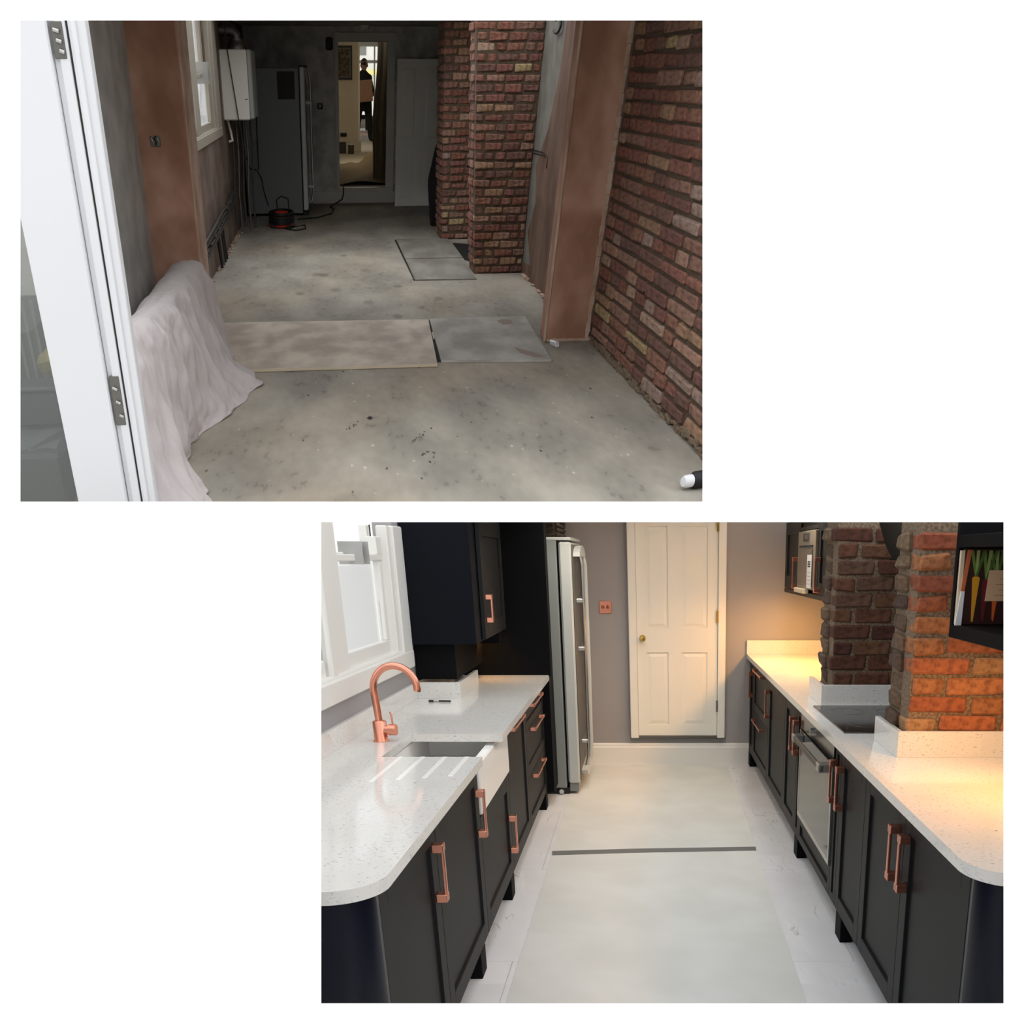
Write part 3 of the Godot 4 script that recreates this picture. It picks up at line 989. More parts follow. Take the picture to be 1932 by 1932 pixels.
	for k in 6:
		var cb := B()
		var pts := []
		for q in 25:
			var an := TAU * q / 24.0
			pts.append(V(cos(an) * 0.18, 0.055 + k * 0.016, sin(an) * 0.18 * zs))
		cb.tube(pts, 0.010, 6, false)
		part(re, "coil", cb, mats.cable_black)
	var hd := B()
	hd.tube([V(-0.06, 0.16, -0.2), V(-0.07, 0.30, -0.2), V(0.0, 0.345, -0.2), V(0.1, 0.31, -0.2), V(0.11, 0.16, -0.2)], 0.010, 8)
	part(re, "handle", hd, mats.black)
	var leg := B()
	leg.box(V(-0.14, 0.0, 0.12), V(-0.09, 0.05, 0.3), 0.006)
	leg.box(V(0.09, 0.0, 0.12), V(0.14, 0.05, 0.3), 0.006)
	part(re, "foot", leg, mats.black)
	var c1 := B()
	c1.tube([V(-0.5, 0.01, -17.2), V(-0.2, 0.01, -17.4), V(0.02, 0.01, -17.9), V(0.06, 0.01, -18.5), V(0.0, 0.01, -18.9), V(0.1, 0.02, -19.25), V(0.21, 0.06, -19.43), V(0.235, 0.14, -19.445), V(0.235, 0.225, -19.44), V(0.235, 0.235, -19.9)], 0.010, 8)
	for i in c1.v.size():
		c1.v[i] -= V(0, 0, -18)
	one(A, "extension_lead", c1, mats.cable_black, "black cable winding from the reel across the floor and up the step", "cable", V(0, 0, -18))
	var c2 := B()
	c2.tube([V(-0.66, 0.01, -16.15), V(-0.5, 0.01, -15.9), V(-0.36, 0.01, -16.1), V(-0.38, 0.01, -16.5), V(-0.55, 0.012, -16.3), V(-0.62, 0.012, -16.05)], 0.009, 8)
	for i in c2.v.size():
		c2.v[i] -= V(-0.5, 0, -16.2)
	one(A, "plug_lead", c2, mats.cable_black, "short loop of black lead in front of the cable reel", "cable", V(-0.5, 0, -16.2))
	var c3 := B()
	c3.tube([V(-1.25, 0.75, -17.6), V(-1.2, 0.62, -17.5), V(-1.1, 0.60, -17.5), V(-1.04, 0.5, -17.5), V(-1.0, 0.35, -17.3), V(-0.93, 0.2, -17.0)], 0.009, 8)
	c3.tube([V(-1.07, 1.3, -17.72), V(-1.08, 0.9, -17.72), V(-1.08, 0.6, -17.6)], 0.008, 8)
	for i in c3.v.size():
		c3.v[i] -= V(-1.0, 0, -17.5)
	one(A, "hanging_lead", c3, mats.cable_black, "black leads hanging down beside the fridge to the reel", "cable", V(-1.0, 0, -17.5))
	# back wall fittings
	o = V(-0.137, 1.26, -19.5)
	var sw := thing(A, "switch_box", "open switch box with a pale wire on the back wall right of the fridge", "switch", o)
	part(sw, "back_box", bx(V(-0.045, 0, 0), V(0.045, 0.08, 0.012), 0.003), mats.black)
	var wv := B()
	wv.tube([V(-0.02, 0.07, 0.015), V(-0.005, 0.035, 0.03), V(0.0, 0.02, 0.03), V(0.01, 0.04, 0.03), V(0.02, 0.07, 0.015)], 0.008, 6)
	part(sw, "wire", wv, mats.paint_offwhite)
	o = V(0.03, 1.985, -19.5)
	var al := thing(A, "alarm_box", "small dark rounded box on the back wall above left of the doorway", "alarm box", o)
	part(al, "case", bx(V(-0.055, 0, 0), V(0.06, 0.155, 0.06), 0.02), mats.rubber_dark)
	part(al, "lens", bx(V(0.02, 0.005, 0.055), V(0.05, 0.03, 0.07), 0.008), mats.black)
	var sd := B()
	sd.lathe([Vector2(0, 0), Vector2(0.075, 0.0), Vector2(0.08, 0.03), Vector2(0.08, 0.05), Vector2(0, 0.05)], V(0, -0.05, 0), V(0, 1, 0), 20)
	one(A, "smoke_alarm", sd, mats.paint_white, "round white smoke alarm on the ceiling above the doorway", "smoke alarm", V(0.57, 2.27, -19.0))
	# loose door leaf
	o = V(1.10, 0.0, -18.95)
	panel_leaf(thing(A, "panel_door", "white four panel door leaf standing against the back wall right of the doorway", "door", o), 0.78, 1.88, [[0.08, 0.90, 0.30, 1.78], [0.46, 0.90, 0.68, 1.78], [0.08, 0.10, 0.30, 0.70], [0.46, 0.10, 0.68, 0.70]], mats.door_white, 0.0)
	var hb := B()
	for y0 in [0.2, 0.93, 1.62]:
		hb.box(V(-0.03, y0, 0.0), V(0.0, y0 + 0.1, 0.014), 0.003)
	for i in hb.v.size():
		hb.v[i] += Vector3.ZERO
	part(get_node("panel_door"), "hinge", hb, mats.steel_dull)
	# black sack and cable loop by the far pier
	o = V(1.55, 0.0, -16.3)
	var sk := B()
	var rows := []
	for i in 22:
		var t := i / 21.0
		var row := []
		for j in 20:
			var an := TAU * j / 19.0
			var rr := 0.14 * (0.25 + 0.9 * sin(PI * clampf(0.12 + t * 0.86, 0, 1)) * (1.0 - 0.25 * t)) * (1.0 + 0.14 * sin(an * 3.0 + t * 5.0) + 0.07 * sin(an * 7.0 - t * 9.0))
			row.append(V(0.03 + cos(an) * rr, t * 0.98, sin(an) * rr * 1.2))
		rows.append(row)
	sk.sheet(rows, 0.0, V(1, 0, 0))
	one(A, "black_sack", sk, mats.cloth_black, "black cloth sack slumped against the far brick pier", "sack", o)
	var lp := B()
	var ring2 := []
	for k in 15:
		var an := PI * 0.5 + PI * k / 14.0
		ring2.append(V(cos(an) * 0.085, sin(an) * 0.085, 0.02))
	lp.tube(ring2, 0.011, 8)
	one(A, "cable_loop", lp, mats.cable_black, "loop of black cable hung on the side of the far brick pier", "cable", V(1.435, 1.745, -14.75))
	clutter()



func drape() -> void:
	var foot := [[-8.42, -0.84], [-8.0, -0.79], [-7.75, -0.60], [-7.4, -0.56], [-7.1, -0.60], [-6.6, -0.73], [-6.2, -0.85], [-6.0, -0.90], [-5.7, -0.885], [-5.4, -0.82], [-5.15, -0.72], [-5.0, -0.66], [-4.85, -0.64]]
	var top := [[-8.46, 0.20], [-8.42, 0.52], [-8.33, 0.66], [-8.2, 0.685], [-7.6, 0.69], [-7.0, 0.685], [-6.3, 0.70], [-5.6, 0.75], [-4.85, 0.78], [-4.72, 0.70], [-4.66, 0.32], [-4.615, 0.03]]
	var n := FastNoiseLite.new()
	n.seed = 6
	n.frequency = 1.2
	var rows := []
	var nz := 190
	var nt := 60
	var o := V(-1.0, 0, -6.6)
	for i in nz + 1:
		var z := lerpf(-8.46, -4.615, i / float(nz))
		var h := interp(top, z)
		var xf := interp(foot, z)
		var prof := [[-1.35 if z < -6.7 else -1.19, h * (0.62 if z < -6.7 else 0.9)], [-1.22 if z < -6.7 else -1.16, h * (0.90 if z < -6.7 else 0.95)], [-1.12, h * 0.985], [-1.03, h], [-0.965, h * 0.93], [-0.925, h * 0.78], [lerpf(-0.90, xf, 0.10), h * 0.55], [lerpf(-0.89, xf, 0.32), h * 0.30], [lerpf(-0.88, xf, 0.68), h * 0.10], [xf, 0.006]]
		var row := []
		for j in nt + 1:
			var t := j / float(nt) * (prof.size() - 1)
			var k := mini(int(t), prof.size() - 2)
			var f := t - k
			# catmull-rom through the section
			var p0: Array = prof[maxi(k - 1, 0)]
			var p1: Array = prof[k]
			var p2: Array = prof[k + 1]
			var p3: Array = prof[mini(k + 2, prof.size() - 1)]
			var q := []
			for c in 2:
				q.append(0.5 * (2.0 * p1[c] + (p2[c] - p0[c]) * f + (2.0 * p0[c] - 5.0 * p1[c] + 4.0 * p2[c] - p3[c]) * f * f + (3.0 * p1[c] - p0[c] - 3.0 * p2[c] + p3[c]) * f * f * f))
			var drop := clampf((t - 2.6) / 6.0, 0.0, 1.0)
			var fold := sin(z * 8.5 + drop * 2.2 + 1.7 * n.get_noise_2d(z * 0.9, drop * 0.6)) * 0.018 + sin(z * 19.0 - drop * 3.0 + 4.0 * n.get_noise_2d(z + 9.0, drop)) * 0.008
			fold += n.get_noise_2d(z * 2.0, t * 0.35) * 0.03 + 0.016 * (1.0 - absf(sin(z * 4.6 + drop * 1.3 + n.get_noise_2d(z * 0.7 + 50.0, t * 0.2) * 2.5)))
			var amp := smoothstep(0.0, 0.35, drop) * (0.65 + 0.6 * drop)
			var cross := n.get_noise_2d(z * 1.6 + 30.0, t * 0.5) * 0.014 * (1.0 - drop)
			row.append(V(q[0] + fold * amp * (0.35 if j == nt else 1.0), maxf(q[1] + cross + fold * 0.25 * amp * (0.0 if drop > 0.95 else 1.0), 0.004), z) - o)
		rows.append(row)
	var b := B()
	b.sheet(rows, 0.006, V(1, 0.6, 0))
	one(A, "dust_sheet", b, mats.dust_cloth, "pale grey cotton dust sheet draped over furniture along the left wall", "dust sheet", o)


func clutter() -> void:
	# what stands behind the glass pane
	var o := V(-1.62, 0, -5.6)
	var rp := thing(A, "ribbed_panel", "ribbed grey plastic panel leaning behind the glass pane, above the dark crate", "panel", o)
	part(rp, "sheet", bx(V(-0.3, 0.5, -0.02), V(0.26, 0.88, 0.0)), mat("grey_green", sc(74, 77, 70), 0.6))
	for k in 12:
		part(rp, "rib", bx(V(-0.29 + k * 0.045, 0.5, 0.0), V(-0.27 + k * 0.045, 0.86, 0.012), 0.004), mat("grey_green_light", sc(96, 99, 90), 0.6))
	var yc := B()
	var rg := RandomNumberGenerator.new()
	rg.seed = 12
	yc.block(V(0, 0.06, 0), V(0.05, 0.06, 0.05), 0.03, Basis(V(0, 0, 1), 0.3), 0.012, rg)
	one(A, "yellow_cloth", yc, mat("mustard", sc(112, 104, 62), 0.9), "crumpled mustard yellow cloth behind the glass pane", "cloth", V(-1.46, 0.545, -5.42))
	o = V(-1.62, 0.27, -5.6)
	var cr := thing(A, "crate", "dark slate coloured crate behind the glass pane", "crate", o)
	part(cr, "body", bx(V(-0.3, 0.0, -0.3), V(0.17, 0.21, 0.12), 0.03), mat("slate", sc(46, 51, 54), 0.5))
	part(cr, "lip", bx(V(-0.31, 0.19, -0.3), V(0.18, 0.215, 0.13), 0.008), mat("slate_light", sc(66, 71, 71), 0.5))
	one(A, "toolbox", bx(V(-0.35, 0.0, -0.35), V(0.22, 0.27, 0.55), 0.02), mat("green_dull", sc(44, 50, 47), 0.6), "dull green storage box on the floor behind the glass pane under the crate", "box", V(-1.62, 0, -5.6))
	var fm := B()
	var rows := []
	for i in 14:
		var row := []
		for j in 10:
			var t := i / 13.0
			row.append(V(-0.32 + t * 0.5, 0.30 - t * 0.03 + 0.012 * sin(i * 1.3 + j * 0.6), 0.10 + j * 0.03 + 0.02 * sin(i * 1.1 + j * 1.7) + j * 0.012))
		rows.append(row)
	fm.sheet(rows, 0.0, V(0, 1, 1))
	one(A, "plastic_film", fm, mats.clear_film, "strip of crumpled clear plastic film hanging over the dull green box", "plastic film", V(-1.62, 0.0, -5.6))
	var f2 := B()
	rows = []
	for i in 12:
		var row := []
		for j in 10:
			var t := i / 11.0
			row.append(V(-0.3 + t * 0.5, 0.82 + t * 0.16 - j * 0.022 + 0.012 * sin(i * 2.3 + j * 0.7), 0.03 + 0.015 * sin(i * 1.3 + j * 1.9)))
		rows.append(row)
	f2.sheet(rows, 0.0, V(0, 0, 1))
	one(A, "plastic_film", f2, mats.clear_film, "crumpled clear plastic film draped over the top of the ribbed panel", "plastic film", V(-1.62, 0.0, -5.6))


func panel_leaf(d: Node3D, w: float, h: float, panels: Array, m: Material, z0: float) -> void:
	# a door leaf whose panels are sunk into its face
	var b := B()
	var xs := [0.0, w]
	var ys := [0.0, h]
	for p in panels:
		for x in [p[0], p[2]]:
			if not xs.has(x):
				xs.append(x)
		for y in [p[1], p[3]]:
			if not ys.has(y):
				ys.append(y)
	xs.sort()
	ys.sort()
	b.box(V(0, 0, z0 - 0.03), V(w, h, z0))
	for i in xs.size() - 1:
		for j in ys.size() - 1:
			var cx: float = (xs[i] + xs[i + 1]) * 0.5
			var cy: float = (ys[j] + ys[j + 1]) * 0.5
			var inside := false
			for p in panels:
				if cx > p[0] and cx < p[2] and cy > p[1] and cy < p[3]:
					inside = true
			if not inside:
				b.box(V(xs[i], ys[j], z0 - 0.002), V(xs[i + 1], ys[j + 1], z0 + 0.012))
	part(d, "leaf", b, m)
	for p in panels:
		var q := B()
		var iw := 0.035
		var lo := V(p[0], p[1], z0)
		var hi := V(p[2], p[3], z0)
		var f := 0.010
		# bevelled field: sloping border up to a flat centre
		var a := [V(lo.x, lo.y, z0 + 0.002), V(hi.x, lo.y, z0 + 0.002), V(hi.x, hi.y, z0 + 0.002), V(lo.x, hi.y, z0 + 0.002)]
		var c := [V(lo.x + iw, lo.y + iw, z0 + f), V(hi.x - iw, lo.y + iw, z0 + f), V(hi.x - iw, hi.y - iw, z0 + f), V(lo.x + iw, hi.y - iw, z0 + f)]
		for e in 4:
			q.quad(a[e], a[(e + 1) % 4], c[(e + 1) % 4], c[e], V(0, 0, 1))
		q.quad(c[0], c[1], c[2], c[3], V(0, 0, 1))
		part(d, "panel", q, m)


func fridge_a() -> void:
	var o := V(-1.29, 0, -17.75)
	var f := thing(A, "fridge", "tall grey fridge with a black square on its side in the stripped kitchen", "fridge", o)
	part(f, "body", bx(V(0, 0.03, -1.7), V(0.86, 1.775, 0.0), 0.01), mat("fridge_dark", sc(122, 127, 126), 0.45))
	part(f, "door", bx(V(0.875, 0.07, -1.7), V(0.945, 1.785, 0.0), 0.012), mats.fridge_door)
	part(f, "top_hinge", bx(V(0.86, 1.775, -0.12), V(0.99, 1.80, -0.02), 0.006), mats.black)
	part(f, "foot", bx(V(0.86, 0.0, -0.3), V(0.95, 0.06, -0.06), 0.006), mats.black)
	part(f, "black_square", bx(V(0.545, 1.42, 0.0), V(0.80, 1.735, 0.006)), mats.black)
	var h := B()
	h.tube([V(0.95, 0.12, -0.55), V(1.0, 0.14, -0.55), V(1.02, 0.25, -0.55), V(1.02, 1.60, -0.55), V(1.0, 1.73, -0.55), V(0.95, 1.75, -0.55)], 0.016, 10)
	part(f, "handle", h, mats.steel)
	var g := B()
	g.box(V(0.946, 0.2, -1.6), V(0.95, 1.70, -0.35), 0.001)
	part(f, "dark_front", g, mats.black_gloss)
	for y0 in [0.33, 1.37]:
		var hb := B()
		hb.tube([V(0.95, y0, -0.5), V(1.035, y0, -0.5)], 0.022, 10)
		part(f, "handle_mount", hb, mats.gloss_white)


func hall_a() -> void:
	# hall and front room beyond the doorway, one step up
	var y := 0.22
	struct(A, "floor", bx(V(-2.5, y - 0.1, -41), V(3.2, y, -19.75)), mat("hall_floor", sc(196, 190, 176), 0.6))
	struct(A, "ceiling", bx(V(-2.5, 2.72, -41), V(3.2, 2.8, -19.75)), mats.render_pale)
	struct(A, "wall_left", bx(V(-0.5, y, -28.3), V(-0.3, 2.72, -19.75)), mat("hall_cream", sc(200, 190, 170), 0.9))
	struct(A, "wall_right", bx(V(1.5, y, -28.3), V(1.7, 2.72, -19.75)), mats.hall_cream)
	var hw := struct(A, "wall_back", bx(V(-2.5, y, -28.8), V(0.745, 2.72, -28.5)), mats.hall_cream, "cream hall wall with a framed picture seen through the doorway")
	part(hw, "corner_trim", bx(V(0.725, y, -28.82), V(0.76, 2.72, -28.49), 0.004), mats.paint_white)
	struct(A, "baseboard_back", bx(V(-2.4, y, -28.5), V(0.79, y + 0.2, -28.42), 0.008), mats.hall_cream)
	struct(A, "wall_left", bx(V(-2.7, y, -41), V(-2.5, 2.72, -28.8)), mats.render_pale)
	struct(A, "wall_right", bx(V(2.9, y, -41), V(3.2, 2.72, -28.3)), mats.render_pale)
	struct(A, "wall_right", bx(V(1.5, y, -28.6), V(3.2, 2.72, -28.3)), mats.render_pale)
	# window wall of the front room
	var ww := B()
	ww.box(V(-2.5, y, -41), V(3.2, 0.55, -40.8))
	ww.box(V(-2.5, 2.34, -41), V(3.2, 2.72, -40.8))
	ww.box(V(-2.5, 0.5, -41), V(-1.6, 2.4, -40.8))
	ww.box(V(2.4, 0.5, -41), V(3.2, 2.4, -40.8))
	struct(A, "wall_back", ww, mats.render_pale)
	var w2 := Node3D.new()
	w2.name = "window_3"
	add_child(w2)
	w2.transform = Transform3D(TURN[A], world(A, V(1.2, 0.5, -40.8)))
	w2.set_meta("kind", "structure")
	room_of[w2] = A
	for x0 in [0.36, 0.62]:
		part(w2, "glazing_bar", bx(V(x0, 0.05, -0.05), V(x0 + 0.05, 1.85, 0.03), 0.006), mats.paint_white)
	part(w2, "glazing_bar", bx(V(-2.7, 1.42, -0.05), V(1.2, 1.50, 0.03), 0.006), mats.paint_white)
	part(w2, "pane", bx(V(-2.7, 0.05, -0.03), V(1.2, 1.85, -0.025)), mats.glass)
	# house across the street, with an arched opening
	var st := thing(A, "house", "pale house with an arched window across the street, seen past the person", "house", V(1.8, -1.0, -60))
	var arch := PackedVector2Array([Vector2(-4, 0), Vector2(5, 0), Vector2(5, 8), Vector2(-4, 8)])
	var hb := B()
	hb.prism(arch, Vector3.ZERO, V(1, 0, 0), V(0, 1, 0), V(0, 0, 1), -0.5, 0.0)
	part(st, "wall", hb, mats.render_pale)
	var ap := PackedVector2Array()
	ap.append(Vector2(-0.7, 3.3))
	ap.append(Vector2(0.12, 3.3))
	for k in 9:
		var an := PI * k / 8.0
		ap.append(Vector2(-0.29 + cos(an) * 0.41, 3.75 + sin(an) * 0.30))
	ap.remove_at(0)
	ap.append(Vector2(-0.70, 3.3))
	var ab := B()
	ab.prism(ap, Vector3.ZERO, V(1, 0, 0), V(0, 1, 0), V(0, 0, 1), -0.1, 0.03)
	part(st, "window", ab, mats.steel_dull)
	part(st, "yellow_band", bx(V(-0.2, 2.55, 0), V(1.2, 2.75, 0.1)), mat("yellow_pale", sc(238, 226, 150), 0.8))
	# floor strip and low dark table in the front room
	struct(A, "floor", bx(V(0.4, y, -38.6), V(2.0, y + 0.006, -35.6)), mats.wood_orange, "orange wooden floor strip in the front room")
	var tb := thing(A, "low_table", "low dark table in the front room behind the person", "table", V(0.85, y, -39.0))
	part(tb, "top", bx(V(-0.5, 0.5, -0.4), V(0.45, 0.62, 0.3), 0.01), mats.black)
	part(tb, "shelf", bx(V(-0.5, 0.30, -0.4), V(0.45, 0.40, 0.3), 0.01), mats.black)
	for x0 in [-0.46, 0.38]:
		part(tb, "leg", bx(V(x0, 0, -0.3), V(x0 + 0.06, 0.5, -0.2), 0.004), mats.black)
	# unseen hall lamp, placed out of view to light the cream wall
	var hl := thing(A, "unseen_hall_lamp", "unseen opal ceiling lamp in the hall, lighting the cream wall", "ceiling lamp", V(0.4, 2.72, -24.5))
	var gl := B()
	gl.lathe([Vector2(0, -0.16), Vector2(0.07, -0.14), Vector2(0.11, -0.08), Vector2(0.10, -0.02), Vector2(0.05, 0.0)], Vector3.ZERO, V(0, 1, 0), 20)
	var gm := mat("unseen_lamp_opal", Color(1.0, 0.93, 0.82), 0.5)
	gm.emission_enabled = true
	gm.emission = Color(1.0, 0.9, 0.75)
	gm.emission_energy_multiplier = 1.2
	part(hl, "globe", gl, gm)
	var hb0 := OmniLight3D.new()
	hb0.name = "light"
	hb0.light_color = Color(1.0, 0.95, 0.87)
	hb0.light_energy = 0.7
	hb0.light_size = 0.1
	hb0.omni_range = 14.0
	hb0.omni_attenuation = 2.0
	hb0.shadow_enabled = true
	hb0.position = V(0, -0.30, 0)
	hl.add_child(hb0)
	var h2 := thing(A, "fill_ceiling_lamp", "added opal fill lamp in the front room, lighting the person and box", "ceiling lamp", V(-0.2, 2.72, -30.4))  # fill lamp added out of view to brighten the person and box
	part(h2, "globe", gl, gm)
	var hb1 := hb0.duplicate()
	hb1.light_energy = 0.8
	h2.add_child(hb1)
	# picture
	var pf := thing(A, "picture", "framed dark patterned picture on the cream hall wall", "picture", V(0.35, 1.575, -28.5))
	var fr := B()
	fr.box(V(-0.26, 0, 0), V(0.23, 0.035, 0.04), 0.004)
	fr.box(V(-0.26, 0.57, 0), V(0.23, 0.605, 0.04), 0.004)
	fr.box(V(-0.26, 0, 0), V(-0.225, 0.605, 0.04), 0.004)
	fr.box(V(0.195, 0, 0), V(0.23, 0.605, 0.04), 0.004)
	part(pf, "frame", fr, mats.black)
	part(pf, "mount", bx(V(-0.225, 0.035, 0), V(0.195, 0.57, 0.015)), mat("mount_grey", sc(120, 114, 104), 0.9))
	var art := ntex(sc(52, 44, 38), sc(118, 104, 90), 0.06, 90, 128, 2, null, FastNoiseLite.TYPE_CELLULAR)
	part(pf, "print", bx(V(-0.20, 0.06, 0.014), V(0.17, 0.545, 0.018)), tmat("print", art, Color(1, 1, 1), V(2.2, 2.2, 2.2), 0.8))
	# cans and a double socket at the foot of that wall
	var sk := thing(A, "double_socket", "dark double socket low on the cream hall wall", "socket", V(0.38, y + 0.30, -28.5))
	part(sk, "plate", bx(V(-0.10, 0, 0), V(0.06, 0.07, 0.02), 0.006), mats.rubber_dark)
	part(sk, "plug", bx(V(-0.08, 0.01, 0.02), V(-0.03, 0.06, 0.07), 0.01), mats.black)
	part(sk, "plug", bx(V(-0.005, 0.01, 0.02), V(0.045, 0.06, 0.07), 0.01), mats.black)
	var can := thing(A, "paint_can", "dark paint can on the hall floor at the left edge of the doorway", "paint can", V(0.33, y, -28.0), "cans on the hall floor")
	var cb := B()
	cb.lathe([Vector2(0, 0), Vector2(0.085, 0), Vector2(0.085, 0.2), Vector2(0.08, 0.205), Vector2(0, 0.205)], Vector3.ZERO, V(0, 1, 0), 16)
	part(can, "can", cb, mats.rubber_dark)
	var lid := B()
	lid.lathe([Vector2(0.075, 0.2), Vector2(0.088, 0.205), Vector2(0.088, 0.215), Vector2(0.07, 0.218), Vector2(0, 0.21)], Vector3.ZERO, V(0, 1, 0), 16)
	part(can, "lid", lid, mats.steel_dull)
	var can2 = can.duplicate()
	can2.name = numbered("paint_can")
	add_child(can2)
	can2.position = world(A, V(0.53, y, -27.8))
	can2.scale = V(0.85, 0.85, 0.85)
	can2.set_meta("label", "smaller paint can with a pale lid, right of the dark one on the hall floor")
	can2.get_child(1).material_override = mats.paint_white
	# dust sheet hung over the right side of the hall
	var rows := []
	for i in 26:
		var t := i / 25.0
		var row := []
		for j in 40:
			var s := j / 39.0
			var lft := lerpf(0.845, 0.765, minf(t * 1.6, 1.0)) + 0.012 * sin(t * 9.0)
			row.append(V(lerpf(lft, 1.12, s) - 0.9, 2.12 - t * 1.90, 0.05 * sin(s * 17.0 + t * 1.5) + 0.02 * sin(s * 37.0 + t)))
		rows.append(row)
	var ds := B()
	ds.sheet(rows, 0.004, V(0, 0, 1))
	one(A, "hanging_sheet", ds, mats.sheet_brown, "dull brown dust sheet hanging on the right side of the doorway", "dust sheet", V(0.9, 0, -20.4))
	rows = []
	for i in 40:
		var row := []
		for j in 34:
			var z := -19.80 - i / 39.0 * 6.2
			var x := 0.18 + j / 33.0 * 0.95
			var back := -24.2 - 1.9 * pow(j / 33.0, 2.0) + 0.15 * sin(j * 0.5)
			z = lerpf(-19.80, back, i / 39.0)
			var h := 0.02 + 0.025 * (1.0 + sin(x * 7.0 + z * 1.1)) + 0.20 * exp(-pow((x - 0.92) / 0.2, 2.0) - pow((z + 24.3) / 1.6, 2.0)) + 0.012 * sin(z * 2.6 + x * 8.0)
			row.append(V(x - 0.6, maxf(h * (1.0 if i < 37 else (39 - i) / 3.0), 0.004), z + 22.0))
		rows.append(row)
	var hs := B()
	hs.sheet(rows, 0.003, V(0, 1, 0))
	one(A, "floor_sheet", hs, mats.sheet_brown, "crumpled brown dust sheet on the hall floor just inside the doorway", "dust sheet", V(0.6, y, -22.0))
	person()


func person() -> void:
	var o := V(1.0, 0.22, -33.0)
	var pn := thing(A, "person", "person in dark clothes and a cap carrying a big cardboard box in the front room", "person", o)
	# joints: [from, to, radius, radius]
	var bones := [
		[V(-0.02, 1.00, 0), V(-0.02, 1.36, 0), 0.15, 0.175], [V(-0.02, 0.93, 0), V(-0.02, 1.05, 0), 0.155, 0.15],
		[V(-0.17, 1.37, 0), V(0.13, 1.37, 0), 0.085, 0.085], [V(-0.02, 1.40, 0), V(-0.01, 1.52, 0.01), 0.062, 0.058],
		[V(0.155, 1.36, 0), V(0.235, 1.10, 0.05), 0.062, 0.05], [V(0.235, 1.10, 0.05), V(0.245, 1.02, 0.28), 0.048, 0.036],
		[V(-0.195, 1.36, 0), V(-0.275, 1.10, 0.05), 0.062, 0.05], [V(-0.275, 1.10, 0.05), V(-0.285, 1.02, 0.28), 0.048, 0.036],
		[V(0.085, 0.92, 0), V(0.135, 0.50, 0.04), 0.125, 0.095], [V(0.135, 0.50, 0.04), V(0.20, 0.09, 0.0), 0.095, 0.08],
		[V(-0.12, 0.92, 0), V(-0.17, 0.50, -0.06), 0.125, 0.095], [V(-0.17, 0.50, -0.06), V(-0.21, 0.09, -0.16), 0.092, 0.078],
		[V(0.20, 0.05, -0.03), V(0.225, 0.035, 0.17), 0.05, 0.036], [V(-0.19, 0.05, -0.18), V(-0.21, 0.035, 0.02), 0.05, 0.036]]
	var body := B()
	nets(body, bones, 0.024, 0.05)
	part(pn, "body", body, mats.cloth_black, Vector3.ZERO, "black jacket and trousers")
	var hb := [[V(-0.005, 1.60, 0.01), V(0.005, 1.66, 0.0), 0.082, 0.092], [V(0.0, 1.555, 0.05), V(0.0, 1.59, 0.06), 0.05, 0.06], [V(0.0, 1.60, 0.10), V(0.0, 1.63, 0.105), 0.016, 0.012],
		[V(-0.035, 1.565, 0.085), V(0.035, 1.565, 0.085), 0.012, 0.012], [V(0.092, 1.60, 0.0), V(0.092, 1.63, 0.0), 0.016, 0.018], [V(-0.092, 1.60, 0.0), V(-0.092, 1.63, 0.0), 0.016, 0.018]]
	var head := B()
	nets(head, hb, 0.012, 0.018)
	part(pn, "head", head, mats.skin)
	var cap := B()
	nets(cap, [[V(0, 1.66, -0.01), V(0, 1.69, -0.01), 0.098, 0.085], [V(0, 1.665, 0.06), V(0, 1.655, 0.15), 0.045, 0.03]], 0.012, 0.02)
	part(pn, "cap", cap, mats.cloth_black)
	for s in [-1.0, 1.0]:
		var hd := B()
		var hx: float = 0.245 if s > 0 else -0.285
		var fb := [[V(hx, 1.02, 0.28), V(hx, 1.02, 0.36), 0.034, 0.032]]
		for k in 4:
			var fy: float = 1.045 - k * 0.02
			fb.append([V(hx, fy, 0.36), V(hx - s * 0.006, fy, 0.40), 0.010, 0.009])
			fb.append([V(hx - s * 0.006, fy, 0.40), V(hx - s * 0.03, fy, 0.43 - absf(k - 1.3) * 0.006), 0.009, 0.008])
		fb.append([V(hx, 1.05, 0.31), V(hx - s * 0.012, 1.085, 0.35), 0.011, 0.009])
		nets(hd, fb, 0.006, 0.006)
		part(pn, "hand", hd, mats.skin)
	for s in [-1.0, 1.0]:
		var ey := B()
		ey.lathe([Vector2(0, -0.008), Vector2(0.008, 0), Vector2(0, 0.008)], V(s * 0.033, 1.635, 0.086), V(0, 0, 1), 8)
		part(pn, "eye", ey, mats.black)
	var bo := V(0.96, 0.22, -32.62)
	var cb := thing(A, "cardboard_box", "large brown cardboard box held in front of the person", "box", bo)
	var rot := Basis(V(0, 0, 1), 0.07)
	var b := B()
	b.block(V(0, 1.09, 0), V(0.255, 0.225, 0.16), 0.006, rot, 0.0, null)
	part(cb, "carton", b, mats.card_brown)
	var tp := B()
	tp.block(V(0.0, 1.09, 0) + rot * V(0, 0.2255, 0), V(0.255, 0.002, 0.03), 0.0, rot, 0.0, null)
	part(cb, "tape", tp, mats.ply_edge)


